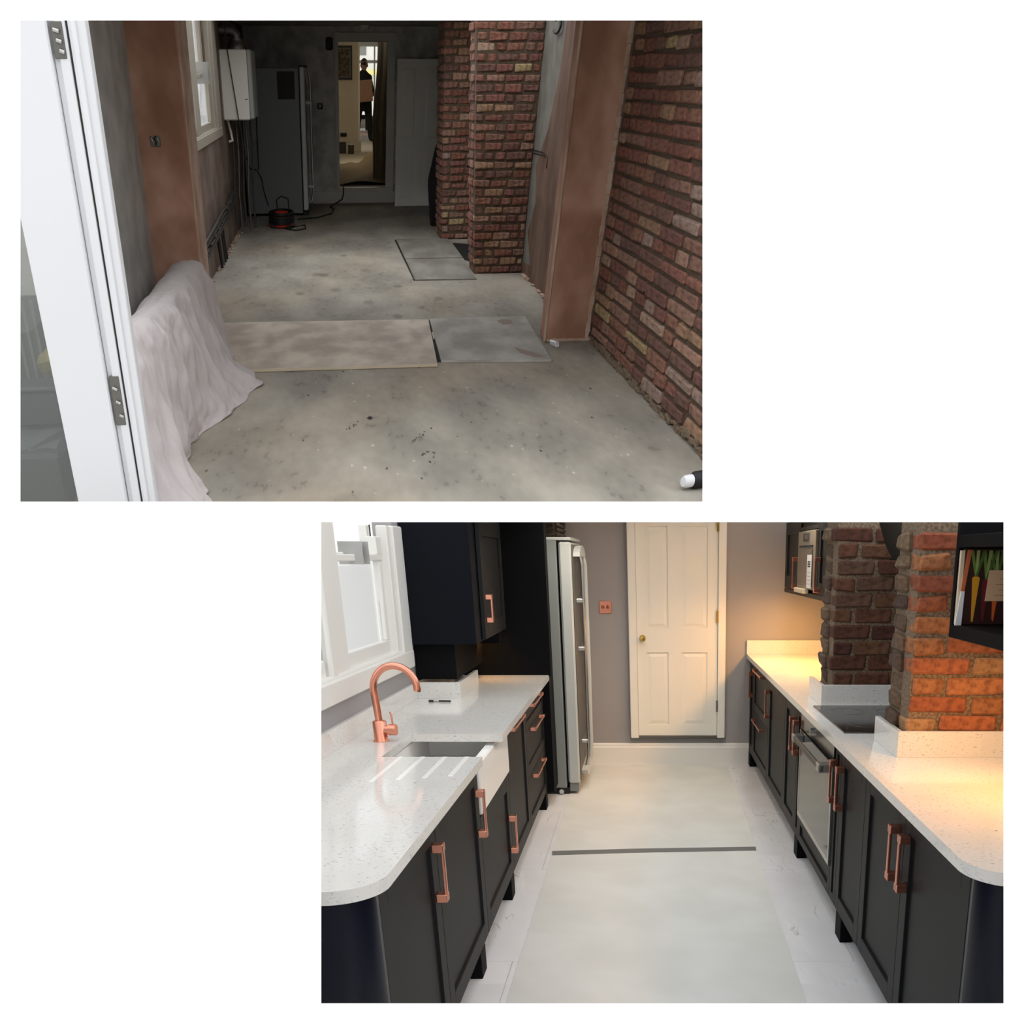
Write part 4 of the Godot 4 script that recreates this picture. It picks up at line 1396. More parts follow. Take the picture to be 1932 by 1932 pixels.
func nets(out: Bd, bones: Array, cell: float, k: float) -> void:
	# surface nets over the smooth union of tapered capsules
	var lo := V(9, 9, 9)
	var hi := -lo
	for q in bones:
		var rr: float = maxf(q[2], q[3]) + cell * 2.0
		for e in 2:
			lo = lo.min(q[e] - V(rr, rr, rr))
			hi = hi.max(q[e] + V(rr, rr, rr))
	var nx := int((hi.x - lo.x) / cell) + 2
	var ny := int((hi.y - lo.y) / cell) + 2
	var nz := int((hi.z - lo.z) / cell) + 2
	var val := PackedFloat32Array()
	val.resize(nx * ny * nz)
	for z in nz:
		for y in ny:
			for x in nx:
				var p := lo + V(x, y, z) * cell
				var d := 9.0
				for q in bones:
					var ab: Vector3 = q[1] - q[0]
					var t := clampf((p - q[0]).dot(ab) / ab.length_squared(), 0, 1)
					var e: float = (p - q[0] - ab * t).length() - lerpf(q[2], q[3], t)
					if e > d + k:
						continue
					var h := clampf(0.5 + 0.5 * (e - d) / k, 0, 1)
					d = lerpf(e, d, h) - k * h * (1.0 - h) * 0.5
				val[(z * ny + y) * nx + x] = d
	var at := {}
	var stp := [1, nx, nx * ny]
	for z in nz - 1:
		for y in ny - 1:
			for x in nx - 1:
				var i := (z * ny + y) * nx + x
				var sum := Vector3.ZERO
				var n := 0
				for a in 3:
					for c in 4:
						var b0: int = i + (stp[(a + 1) % 3] if c & 1 else 0) + (stp[(a + 2) % 3] if c & 2 else 0)
						var v0 := val[b0]
						var v1: float = val[b0 + stp[a]]
						if (v0 < 0) != (v1 < 0):
							var p := Vector3.ZERO
							p[a] = v0 / (v0 - v1)
							p[(a + 1) % 3] = 1.0 if c & 1 else 0.0
							p[(a + 2) % 3] = 1.0 if c & 2 else 0.0
							sum += p
							n += 1
				if n:
					at[i] = lo + (V(x, y, z) + sum / n) * cell
	for i in at:
		for a in 3:
			var s1: int = stp[(a + 1) % 3]
			var s2: int = stp[(a + 2) % 3]
			if i + stp[a] >= val.size():
				continue
			var v0: float = val[i]
			var v1: float = val[i + stp[a]]
			if (v0 < 0) == (v1 < 0) or not (at.has(i - s1) and at.has(i - s2) and at.has(i - s1 - s2)):
				continue
			var dir := Vector3.ZERO
			dir[a] = 1.0 if v0 < 0 else -1.0
			out.quad(at[i], at[i - s1], at[i - s1 - s2], at[i - s2], dir, 1)


# ================================================================ finished room
func yt(z: float) -> float:
	return 1.68 + 0.0424 * absf(z)


func shell_k() -> void:
	var fl := struct(K, "floor", bx(V(-1.5, -0.05, -7.6), V(1.7, -0.004, -1.15)), mats.grout, "white marble tile floor of the finished kitchen")
	var z := -1.15
	var row := 0
	while z > -7.5:
		var x := -1.5 - (0.3 if row % 2 else 0.0)
		while x < 1.7:
			var x0 := maxf(x, -1.5)
			var x1 := minf(x + 0.6, 1.7)
			var z1 := maxf(z - 1.2, -7.6)
			if x1 - x0 > 0.02:
				part(fl, "tile", bx(V(x0 + 0.0015, -0.004, z1 + 0.0015), V(x1 - 0.0015, 0.0, z - 0.0015), 0.0008), mats.tile_marble)
			x += 0.6
		z -= 1.2
		row += 1
	var cz := [[-5.5, 1.905], [-6.0, 2.2], [-6.5, 2.4], [-7.6, 2.4]]
	var cp := PackedVector2Array()
	for q in cz:
		cp.append(Vector2(q[0], q[1]))
	for k in 4:
		cp.append(Vector2(cz[3 - k][0], cz[3 - k][1] + 0.015))
	struct(K, "ceiling", wall_x(K, -1.5, 1.62, cp), mats.paint_white)
	# left wall with the window opening
	var lw := wall_x(K, -1.40, -1.30, PackedVector2Array([Vector2(-1.2, 0), Vector2(-7.6, 0), Vector2(-7.6, 2.4), Vector2(-6.5, 2.4), Vector2(-6.0, 2.2), Vector2(-5.5, 1.905), Vector2(-4.9, yt(-4.9)), Vector2(-4.9, 1.16), Vector2(-2.9, 1.16), Vector2(-2.9, yt(-2.9)), Vector2(-1.8, yt(-1.8))]))
	struct(K, "wall_left", lw, mats.paint_grey, "grey painted wall under and around the sash window of the finished kitchen")
	window("window_2", K, -1.30, -2.8, -3.74, -4.0, -4.70, -4.84, -5.02, 1.10, 1.27, 1.66, 1.69, 1.83, mats.paint_white)
	struct(K, "wall_right", wall_x(K, 1.47, 1.62, PackedVector2Array([Vector2(-1.2, 0), Vector2(-7.6, 0), Vector2(-7.6, yt(-7.6)), Vector2(-1.8, yt(-1.8))])), mats.paint_grey)
	struct(K, "wall_back", bx(V(-1.5, 0, -7.6), V(1.62, 2.4, -7.48)), mats.paint_grey, "grey painted back wall around the white panel door")
	var bb := B()
	bb.prism(PackedVector2Array([Vector2(0, 0), Vector2(0.022, 0), Vector2(0.022, 0.14), Vector2(0.016, 0.15), Vector2(0.014, 0.165), Vector2(0.006, 0.176), Vector2(0, 0.176)]), V(0, 0, -7.48), V(0, 0, 1), V(0, 1, 0), V(1, 0, 0), -0.5, 0.9)
	struct(K, "baseboard_back", bb, mats.paint_white, "tall white skirting board along the back wall")
	# back door, a step above the floor
	var d := Node3D.new()
	d.name = "door_1"
	add_child(d)
	d.transform = Transform3D(TURN[K], world(K, V(-0.055, 0.247, -7.474)))
	metas(d, "white four panel door with a brass knob in the grey back wall", "", "", "structure")
	room_of[d] = K
	panel_leaf(d, 0.657, 1.70, [[0.075, 0.88, 0.255, 1.66], [0.365, 0.88, 0.575, 1.66], [0.075, 0.09, 0.255, 0.685], [0.365, 0.09, 0.575, 0.685]], mats.door_white, 0.012)
	var arc := B()
	arc.box(V(-0.068, -0.02, 0.018), V(-0.002, 1.73, 0.045), 0.005)
	arc.box(V(0.66, -0.02, 0.018), V(0.724, 1.73, 0.045), 0.005)
	part(d, "architrave", arc, mats.door_white)
	var kb := B()
	kb.lathe([Vector2(0.024, 0), Vector2(0.026, 0.005), Vector2(0.01, 0.012), Vector2(0.009, 0.028), Vector2(0.02, 0.036), Vector2(0.024, 0.05), Vector2(0.018, 0.062), Vector2(0, 0.066)], V(0.045, 0.80, 0.024), V(0, 0, 1), 20)
	part(d, "knob", kb, mats.brass)
	for y0 in [0.20, 0.92, 1.62]:
		part(d, "hinge", bx(V(0.648, y0, 0.02), V(0.668, y0 + 0.10, 0.045), 0.004), mats.brass if y0 > 0.5 else mats.steel)
	var th := B()
	th.box(V(-0.07, -0.03, 0.0), V(0.73, -0.002, 0.03), 0.003)
	part(d, "threshold", th, mats.steel_dull)
	# copper switch
	var sw := thing(K, "light_switch", "square copper switch plate on the grey back wall between fridge and door", "switch", V(-0.308, 1.29, -7.48))
	part(sw, "plate", bx(V(-0.052, -0.05, 0), V(0.052, 0.05, 0.008), 0.004), mats.copper)
	for k in 2:
		var tg := B()
		tg.lathe([Vector2(0.014, 0), Vector2(0.012, 0.006), Vector2(0.006, 0.02), Vector2(0.007, 0.032), Vector2(0, 0.034)], V(-0.02 + k * 0.04, 0.0, 0.006), V(0, 0.5, 1).normalized(), 12)
		part(sw, "toggle", tg, mats.copper)


func handle_v(parent: Node3D, xf: float, s: float, z: float, y0: float, y1: float, o: Vector3) -> void:
	var b := B()
	for y in [y0, y1 - 0.028]:
		b.box(V(minf(xf, xf + s * 0.036), y, z - 0.019) - o, V(maxf(xf, xf + s * 0.036), y + 0.028, z + 0.019) - o, 0.002)
	b.box(V(minf(xf + s * 0.026, xf + s * 0.036), y0, z - 0.009) - o, V(maxf(xf + s * 0.026, xf + s * 0.036), y1, z + 0.009) - o, 0.002)
	part(parent, "handle", b, mats.copper, Vector3.ZERO, "copper bar handle")


func handle_h(parent: Node3D, xf: float, s: float, z0: float, z1: float, y: float, o: Vector3) -> void:
	var b := B()
	for z in [z0, z1]:
		b.box(V(minf(xf, xf + s * 0.036), y - 0.010, z - 0.019) - o, V(maxf(xf, xf + s * 0.036), y + 0.010, z + 0.019) - o, 0.002)
	b.box(V(minf(xf + s * 0.026, xf + s * 0.036), y - 0.006, minf(z0, z1) - 0.019) - o, V(maxf(xf + s * 0.026, xf + s * 0.036), y + 0.006, maxf(z0, z1) + 0.019) - o, 0.002)
	part(parent, "handle", b, mats.copper, Vector3.ZERO, "copper bar handle")


func front(parent: Node3D, called: String, xf: float, s: float, zn: float, zf: float, y0: float, y1: float, o: Vector3, fr := 0.075) -> MeshInstance3D:
	# a shaker front facing s along x: frame with a sunken field
	var b := B()
	var g := 0.002
	zn -= g; zf += g; y0 += g; y1 -= g
	var xb := xf - s * 0.022
	var xm := xf - s * 0.011
	var a := func(x0: float, x1: float, ya: float, yb: float, za: float, zb: float, ch: float) -> void:
		b.box(V(minf(x0, x1), ya, minf(za, zb)) - o, V(maxf(x0, x1), yb, maxf(za, zb)) - o, ch)
	var fy := minf(fr, (y1 - y0) * 0.3)
	a.call(xb, xf, y0, y1, zn, zn - fr, 0.0015)
	a.call(xb, xf, y0, y1, zf + fr, zf, 0.0015)
	a.call(xb, xf, y0, y0 + fy, zn - fr, zf + fr, 0.0015)
	a.call(xb, xf, y1 - fy, y1, zn - fr, zf + fr, 0.0015)
	a.call(xb, xm, y0 + fy * 0.9, y1 - fy * 0.9, zn - fr * 0.9, zf + fr * 0.9, 0.0)
	return part(parent, called, b, mats.navy)


func cabinet(s: float, xf: float, xw: float, zn: float, zf: float, label: String, group: String) -> Node3D:
	var o := V(xf, 0, (zn + zf) * 0.5)
	var t := thing(K, "base_cabinet", label, "cabinet", o, group)
	part(t, "carcass", bx(V(minf(xw, xf - s * 0.024), 0.115, zf) - o, V(maxf(xw, xf - s * 0.024), 0.872, zn) - o), mats.navy_deep)
	return t


func leg(t: Node3D, xf: float, s: float, z: float) -> void:
	var o := V(xf, 0, 0)
	var r: Vector3 = t.position
	# t stands at (xf, 0, mid); the leg's own place is given in the room
	var mid: float = t.get_meta("mid") if t.has_meta("mid") else 0.0
	part(t, "leg", bx(V(minf(xf, xf - s * 0.05) - xf, 0.0, z - 0.05 - mid), V(maxf(xf, xf - s * 0.05) - xf, 0.118, z + 0.05 - mid), 0.003), mats.navy_deep)


func left_run() -> void:
	var s := 1.0
	var xf := -0.70
	var xw := -1.29
	# curved end
	var o := V(-1.0, 0, -2.05)
	var ce := thing(K, "curved_cabinet", "curved navy end cabinet under the left worktop corner", "cabinet", o)
	var poly := PackedVector2Array()
	poly.append(Vector2(-1.29, -2.14) - Vector2(o.x, o.z))
	for k in 13:
		var an := PI * 0.5 * k / 12.0
		poly.append(Vector2(-0.83 + cos(an) * 0.13, -2.15 + sin(an) * 0.13) - Vector2(o.x, o.z))
	poly.append(Vector2(-1.29, -2.02) - Vector2(o.x, o.z))
	var cb := B()
	cb.prism(poly, Vector3.ZERO, V(1, 0, 0), V(0, 0, 1), V(0, 1, 0), 0.10, 0.878, true)
	part(ce, "curved_panel", cb, mats.navy_gloss)
	part(ce, "plinth", bx(V(-0.25, 0, -0.08), V(0.05, 0.1, -0.04)), mats.navy_deep)
	var defs := [
		[-2.15, -2.80, "navy base cabinet nearest the curved left end, with one door"],
		[-2.80, -3.585, "navy base cabinet left of the white sink, with one door"],
		[-3.585, -4.40, "navy sink cabinet under the white ceramic sink"],
		[-4.40, -5.15, "full height navy cabinet front right of the sink with a handle across its top"],
		[-5.15, -6.10, "navy drawer cabinet next to the fridge with three copper handles"]]
	var t := []
	for q in defs:
		var c := cabinet(s, xf, xw, q[0], q[1], q[2], "navy base cabinets under the left worktop") if q[0] != -3.585 else null
		if c == null:
			o = V(xf, 0, (q[0] + q[1]) * 0.5)
			c = thing(K, "base_cabinet", q[2], "cabinet", o, "navy base cabinets under the left worktop")
			part(c, "carcass", bx(V(xw, 0.115, q[1]) - o, V(xf - 0.024, 0.64, q[0]) - o), mats.navy_deep)
		t.append(c)
	var m := func(i: int) -> Vector3: return V(xf, 0, (defs[i][0] + defs[i][1]) * 0.5)
	var d := front(t[0], "door", xf, s, -2.15, -2.80, 0.118, 0.872, m.call(0))
	handle_v(d, xf, s, -2.755, 0.595, 0.795, m.call(0))
	d = front(t[1], "door", xf, s, -2.80, -3.585, 0.118, 0.872, m.call(1))
	handle_v(d, xf, s, -3.535, 0.575, 0.775, m.call(1))
	d = front(t[2], "door", xf, s, -3.585, -4.40, 0.118, 0.642, m.call(2))
	handle_v(d, xf, s, -4.345, 0.238, 0.434, m.call(2))
	d = front(t[3], "door", xf, s, -4.40, -5.15, 0.118, 0.872, m.call(3))
	handle_h(d, xf, s, -4.52, -4.92, 0.842, m.call(3))
	var ys := [[0.70, 0.872, 0.83], [0.43, 0.70, 0.685], [0.118, 0.43, 0.395]]
	for q in ys:
		d = front(t[4], "drawer", xf, s, -5.15, -6.10, q[0], q[1], m.call(4), 0.06)
		handle_h(d, xf, s, -5.38, -5.84, q[2], m.call(4))
	for lz in [[1, -3.43], [2, -4.33], [4, -6.05], [0, -2.5]]:
		var mm: Vector3 = m.call(lz[0])
		part(t[lz[0]], "leg", bx(V(-0.055, 0, lz[1] - 0.05 - mm.z), V(0.0, 0.118, lz[1] + 0.055 - mm.z), 0.003), mats.navy_deep)
	# worktop with a notch for the sink
	o = V(-1.0, 0.885, -4.0)
	var wp := PackedVector2Array()
	for p in [[-1.30, -6.1], [-0.648, -6.1], [-0.648, -3.98], [-1.06, -3.98], [-1.06, -3.50], [-0.656, -3.50]]:
		wp.append(Vector2(p[0] - o.x, p[1] - o.z))
	for k in 13:
		var an := PI * 0.5 * k / 12.0
		wp.append(Vector2(-0.79 + cos(an) * 0.134 - o.x, -2.12 + sin(an) * 0.134 - o.z))
	wp.append(Vector2(-1.30 - o.x, -1.985 - o.z))
	var wb := B()
	wb.prism(wp, Vector3.ZERO, V(1, 0, 0), V(0, 0, 1), V(0, 1, 0), 0.0, 0.035)
	var wt := thing(K, "worktop", "pale veined quartz worktop on the left with a sink cut into it", "worktop", o)
	part(wt, "slab", wb, mats.quartz)
	for k in 4:
		var gx := -0.99 + k * 0.088
		part(wt, "drainer_groove", bx(V(gx - o.x, 0.0345, -3.50 - o.z), V(gx + 0.018 - o.x, 0.0362, -3.08 - k * 0.03 - o.z), 0.0008), mats.ceramic)
	part(wt, "upstand", bx(V(-1.30, 0.92, -6.06) - o, V(-1.282, 1.01, -1.99) - o, 0.001), mats.quartz)
	part(wt, "upstand", bx(V(-1.282, 0.92, -5.06) - o, V(-1.040, 1.01, -5.04) - o, 0.001), mats.quartz)
	part(wt, "upstand", bx(V(-1.060, 0.92, -5.62) - o, V(-1.040, 1.01, -5.06) - o, 0.001), mats.quartz)
	# sink
	o = V(-0.9, 0.65, -3.99)
	var sk := thing(K, "sink", "white ceramic butler sink with a deep front apron set in the left worktop", "sink", o)
	var sb := B()
	sb.box(V(-0.735, 0.650, -4.392) - o, V(-0.690, 0.868, -3.595) - o, 0.006)
	sb.box(V(-1.11, 0.650, -4.392) - o, V(-1.075, 0.868, -3.595) - o, 0.004)
	sb.box(V(-1.11, 0.650, -4.392) - o, V(-0.70, 0.868, -4.35) - o, 0.004)
	sb.box(V(-1.11, 0.650, -3.63) - o, V(-0.70, 0.868, -3.595) - o, 0.004)
	sb.box(V(-1.11, 0.650, -4.392) - o, V(-0.70, 0.745, -3.595) - o, 0.004)
	part(sk, "basin", sb, mats.ceramic)
	var wst := B()
	wst.lathe([Vector2(0, 0.006), Vector2(0.03, 0.006), Vector2(0.035, 0.0)], V(-0.9, 0.745, -3.95) - o, V(0, 1, 0), 16)
	part(sk, "waste", wst, mats.steel)
	# tap
	o = V(-1.15, 0.92, -3.822)
	var tp := thing(K, "tap", "copper swan neck mixer tap behind the white sink", "tap", o)
	var b0 := B()
	b0.lathe([Vector2(0.034, 0), Vector2(0.034, 0.004), Vector2(0.029, 0.008), Vector2(0.029, 0.085), Vector2(0.022, 0.09), Vector2(0, 0.09)], Vector3.ZERO, V(0, 1, 0), 24)
	part(tp, "base", b0, mats.copper)
	var nk := B()
	var np := [V(0, 0.08, 0), V(-0.004, 0.15, 0), V(-0.008, 0.2, 0)]
	for k in 15:
		var an := PI - k * (PI * 1.0) / 14.0
		np.append(V(0.084 + cos(an) * 0.094, 0.222 + sin(an) * 0.10, 0.0))
	np.append(V(0.176, 0.215, 0))
	nk.tube(np, 0.0155, 16)
	part(tp, "neck", nk, mats.copper)
	var lv := B()
	lv.tube([V(0, 0.05, 0), V(0.045, 0.05, 0.004)], 0.019, 16)
	lv.tube([V(0.04, 0.05, 0.004), V(0.072, 0.05, 0.006)], 0.024, 18)
	part(tp, "mixer", lv, mats.copper)
	var l2 := B()
	l2.tube([V(0.058, 0.065, 0.004), V(0.056, 0.11, 0.002), V(0.05, 0.128, 0.0)], 0.004, 8)
	part(tp, "lever", l2, mats.copper)
	# pen
	o = V(-1.13, 0.92, -4.91)
	var pn := thing(K, "pen", "dark pen lying on the worktop in front of the boxed in boiler", "pen", o)
	var pb := B()
	pb.tube([V(-0.005, 0.006, 0), V(0.06, 0.006, 0.004)], 0.005, 8)
	part(pn, "barrel", pb, mats.rubber_dark)
	var p2 := B()
	p2.tube([V(-0.062, 0.006, -0.003), V(-0.035, 0.006, -0.002)], 0.006, 8)
	part(pn, "clip", p2, mats.rubber_dark)
	var p3 := B()
	p3.tube([V(-0.035, 0.006, -0.002), V(-0.005, 0.006, 0)], 0.0055, 8)
	part(pn, "grip", p3, mats.steel)


func right_run() -> void:
	var s := -1.0
	var xf := 0.875
	var xw := 1.46
	var defs := [
		[-7.19, -7.45, "narrow navy cabinet at the far right end against the back wall"],
		[-6.30, -7.19, "navy cabinet with two drawers, second from the back wall on the right"],
		[-5.55, -6.30, "navy cabinet between the two drawers and the narrow door, far right run"],
		[-5.08, -5.55, "navy cabinet with a narrow door left of the oven pull-out"],
		[-4.93, -5.08, "slim navy pull-out on the far side of the oven"],
		[-3.90, -4.03, "slim navy pull-out on the near side of the oven"],
		[-3.44, -3.90, "navy cabinet just nearer than the oven, copper handle at its far edge"],
		[-2.885, -3.44, "navy cabinet with a handle paired with its nearer neighbour, right run"],
		[-2.26, -2.885, "navy cabinet nearest the curved right end"]]
	var t := []
	for q in defs:
		t.append(cabinet(s, xf, xw, q[0], q[1], q[2], "navy base cabinets under the right worktop"))
	var m := func(i: int) -> Vector3: return V(xf, 0, (defs[i][0] + defs[i][1]) * 0.5)
	var d: MeshInstance3D
	var hz := {0: -7.235, 2: -6.24, 3: -5.15, 4: -5.02, 5: -3.985, 6: -3.845, 7: -2.95, 8: -2.83}
	for i in 9:
		if i == 1:
			d = front(t[1], "drawer", xf, s, -6.30, -7.19, 0.50, 0.872, m.call(1), 0.07)
			handle_h(d, xf, s, -6.55, -7.0, 0.842, m.call(1))
			d = front(t[1], "drawer", xf, s, -6.30, -7.19, 0.118, 0.50, m.call(1), 0.07)
			handle_h(d, xf, s, -6.55, -7.0, 0.455, m.call(1))
		else:
			d = front(t[i], "door", xf, s, defs[i][0], defs[i][1], 0.118, 0.872, m.call(i), minf(0.07, absf(defs[i][0] - defs[i][1]) * 0.32))
			handle_v(d, xf, s, hz[i], 0.60, 0.80, m.call(i))
	for lz in [[0, -7.40], [4, -5.0], [6, -3.80], [8, -2.5]]:
		var mm: Vector3 = m.call(lz[0])
		part(t[lz[0]], "leg", bx(V(0.0, 0, lz[1] - 0.055 - mm.z), V(0.055, 0.118, lz[1] + 0.055 - mm.z), 0.003), mats.navy_deep)
	# oven in its housing
	var o := V(xf, 0, -4.48)
	var oh := thing(K, "oven_housing", "navy oven housing with a low front panel below the oven", "cabinet", o)
	part(oh, "carcass", bx(V(0.03, 0.115, -0.45), V(0.58, 0.27, 0.45)), mats.navy_deep)
	front(oh, "panel", xf, s, -4.03, -4.93, 0.118, 0.272, o, 0.05)
	var ov := thing(K, "oven", "built-in oven with dark glass and a bar handle under the hob", "oven", V(xf, 0.275, -4.48))
	part(ov, "body", bx(V(0.02, 0.0, -0.44), V(0.55, 0.59, 0.44)), mats.steel_dull)
	part(ov, "control_panel", bx(V(-0.006, 0.50, -0.445), V(0.02, 0.592, 0.445), 0.002), mats.black_gloss)
	var fr := B()
	fr.box(V(-0.012, 0.0, -0.445), V(0.02, 0.03, 0.445), 0.002)
	fr.box(V(-0.012, 0.03, 0.425), V(0.02, 0.495, 0.445), 0.002)
	fr.box(V(-0.012, 0.03, -0.445), V(0.02, 0.495, -0.425), 0.002)
	var dr := part(ov, "door", fr, mats.steel)
	part(dr, "glass", bx(V(-0.010, 0.03, -0.425), V(0.015, 0.495, 0.425)), mat("oven_glass", sc(44, 45, 44), 0.08))
	var hb := B()
	hb.box(V(-0.062, 0.445, -0.39), V(-0.045, 0.475, 0.40), 0.003)
	part(dr, "handle", hb, mats.steel_dull)
	for z0 in [-0.36, 0.36]:
		part(dr, "mount", bx(V(-0.066, 0.44, z0 - 0.035), V(-0.01, 0.48, z0 + 0.035), 0.003), mats.steel)
	var dl := B()
	dl.lathe([Vector2(0.016, 0), Vector2(0.015, 0.014), Vector2(0, 0.015)], V(-0.006, 0.548, -0.1), V(-1, 0, 0), 14)
	part(ov, "dial", dl, mats.steel)
	# curved end and worktop
	o = V(1.2, 0, -2.2)
	var ce := thing(K, "curved_cabinet", "curved navy end cabinet under the right worktop corner", "cabinet", o)
	var poly := PackedVector2Array()
	poly.append(Vector2(1.46 - o.x, -2.255 - o.z))
	poly.append(Vector2(1.46 - o.x, -2.14 - o.z))
	for k in 13:
		var an := PI * 0.5 + PI * 0.5 * k / 12.0
		poly.append(Vector2(0.99 + cos(an) * 0.115 - o.x, -2.255 + sin(an) * 0.115 - o.z))
	var cb := B()
	cb.prism(poly, Vector3.ZERO, V(1, 0, 0), V(0, 0, 1), V(0, 1, 0), 0.10, 0.878, true)
	part(ce, "curved_panel", cb, mats.navy_gloss)
	part(ce, "plinth", bx(V(-0.1, 0, -0.05), V(0.22, 0.1, 0.0)), mats.navy_deep)
	o = V(1.1, 0.885, -5.0)
	var wp := PackedVector2Array()
	for p in [[1.47, -7.47], [1.47, -2.112]]:
		wp.append(Vector2(p[0] - o.x, p[1] - o.z))
	for k in 13:
		var an := PI * 0.5 + PI * 0.5 * k / 12.0
		wp.append(Vector2(0.94 + cos(an) * 0.11 - o.x, -2.25 + sin(an) * 0.138 - o.z))
	wp.append(Vector2(0.845 - o.x, -7.47 - o.z))
	var wb := B()
	wb.prism(wp, Vector3.ZERO, V(1, 0, 0), V(0, 0, 1), V(0, 1, 0), 0.0, 0.035)
	var wt := thing(K, "worktop", "long pale quartz worktop on the right with the hob and brick piers on it", "worktop", o)
	part(wt, "slab", wb, mats.quartz)
	part(wt, "upstand", bx(V(0.845, 0.92, -7.475) - o, V(1.47, 1.03, -7.455) - o, 0.001), mats.quartz)
	part(wt, "upstand", bx(V(0.965, 0.92, -4.80) - o, V(1.47, 1.03, -4.78) - o, 0.001), mats.quartz)
	part(wt, "upstand", bx(V(0.945, 0.92, -5.15) - o, V(0.965, 1.03, -4.78) - o, 0.001), mats.quartz)
	part(wt, "upstand", bx(V(1.02, 0.92, -3.50) - o, V(1.47, 1.025, -3.48) - o, 0.001), mats.quartz)
	part(wt, "upstand", bx(V(1.0, 0.92, -3.85) - o, V(1.02, 1.025, -3.48) - o, 0.001), mats.quartz)
	# hob
	o = V(1.13, 0.92, -4.38)
	var hb2 := thing(K, "hob", "black glass hob set on the right worktop between the brick piers", "hob", o)
	part(hb2, "glass", bx(V(-0.23, 0.0, -0.38), V(0.26, 0.006, 0.385), 0.002), mats.black_gloss)
	for q in [[-0.09, -0.18, 0.085], [0.13, -0.18, 0.07], [-0.09, 0.18, 0.07], [0.13, 0.18, 0.085]]:
		var rg := B()
		var pts := []
		for k in 25:
			pts.append(V(q[0] + cos(TAU * k / 24.0) * q[2], 0.006, q[1] + sin(TAU * k / 24.0) * q[2] * 1.15))
		rg.tube(pts, 0.0008, 4, false)
		part(hb2, "zone_mark", rg, mats.steel_dull)


func pier_k(label: String, x0: float, zf: float, zb: float, ch: float, l0: float, front_mats: Array, side_mats: Array) -> void:
	var xr := 1.468
	var o := V(xr, 0.92, zf)
	var p := thing(K, "brick_pier", label, "brick pier", o)
	var top := yt(zf) - 0.012
	part(p, "core", bx(V(x0 + 0.012 - xr, 0.0, zb - zf), V(0, top - 0.92, -0.012)), mats.mortar_tan)
	var n := int((top - 0.93) / ch)
	for c in n + 1:
		var y := 0.932 + ch * (c + 0.5) - 0.92
		if y + 0.92 + ch * 0.5 > top:
			continue
		var xl := x0 + rng.randf_range(-0.012, 0.012)
		var x := xl
		var first := true
		while x < xr - 0.02:
			var l := l0 * (0.56 if (first and c % 2 == 1) else 1.0)
			l = minf(l, xr - x)
			if l > 0.05:
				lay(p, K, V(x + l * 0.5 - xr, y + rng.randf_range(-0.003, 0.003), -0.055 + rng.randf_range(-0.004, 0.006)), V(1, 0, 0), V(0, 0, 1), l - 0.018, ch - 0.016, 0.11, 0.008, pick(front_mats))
			x += l
			first = false
		var zz := -0.115
		while zz > zb - zf + 0.06:
			var l2 := minf(0.19, zz - (zb - zf))
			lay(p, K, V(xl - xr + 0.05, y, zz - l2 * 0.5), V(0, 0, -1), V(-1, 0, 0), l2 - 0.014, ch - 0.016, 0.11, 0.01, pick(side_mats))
			zz -= l2


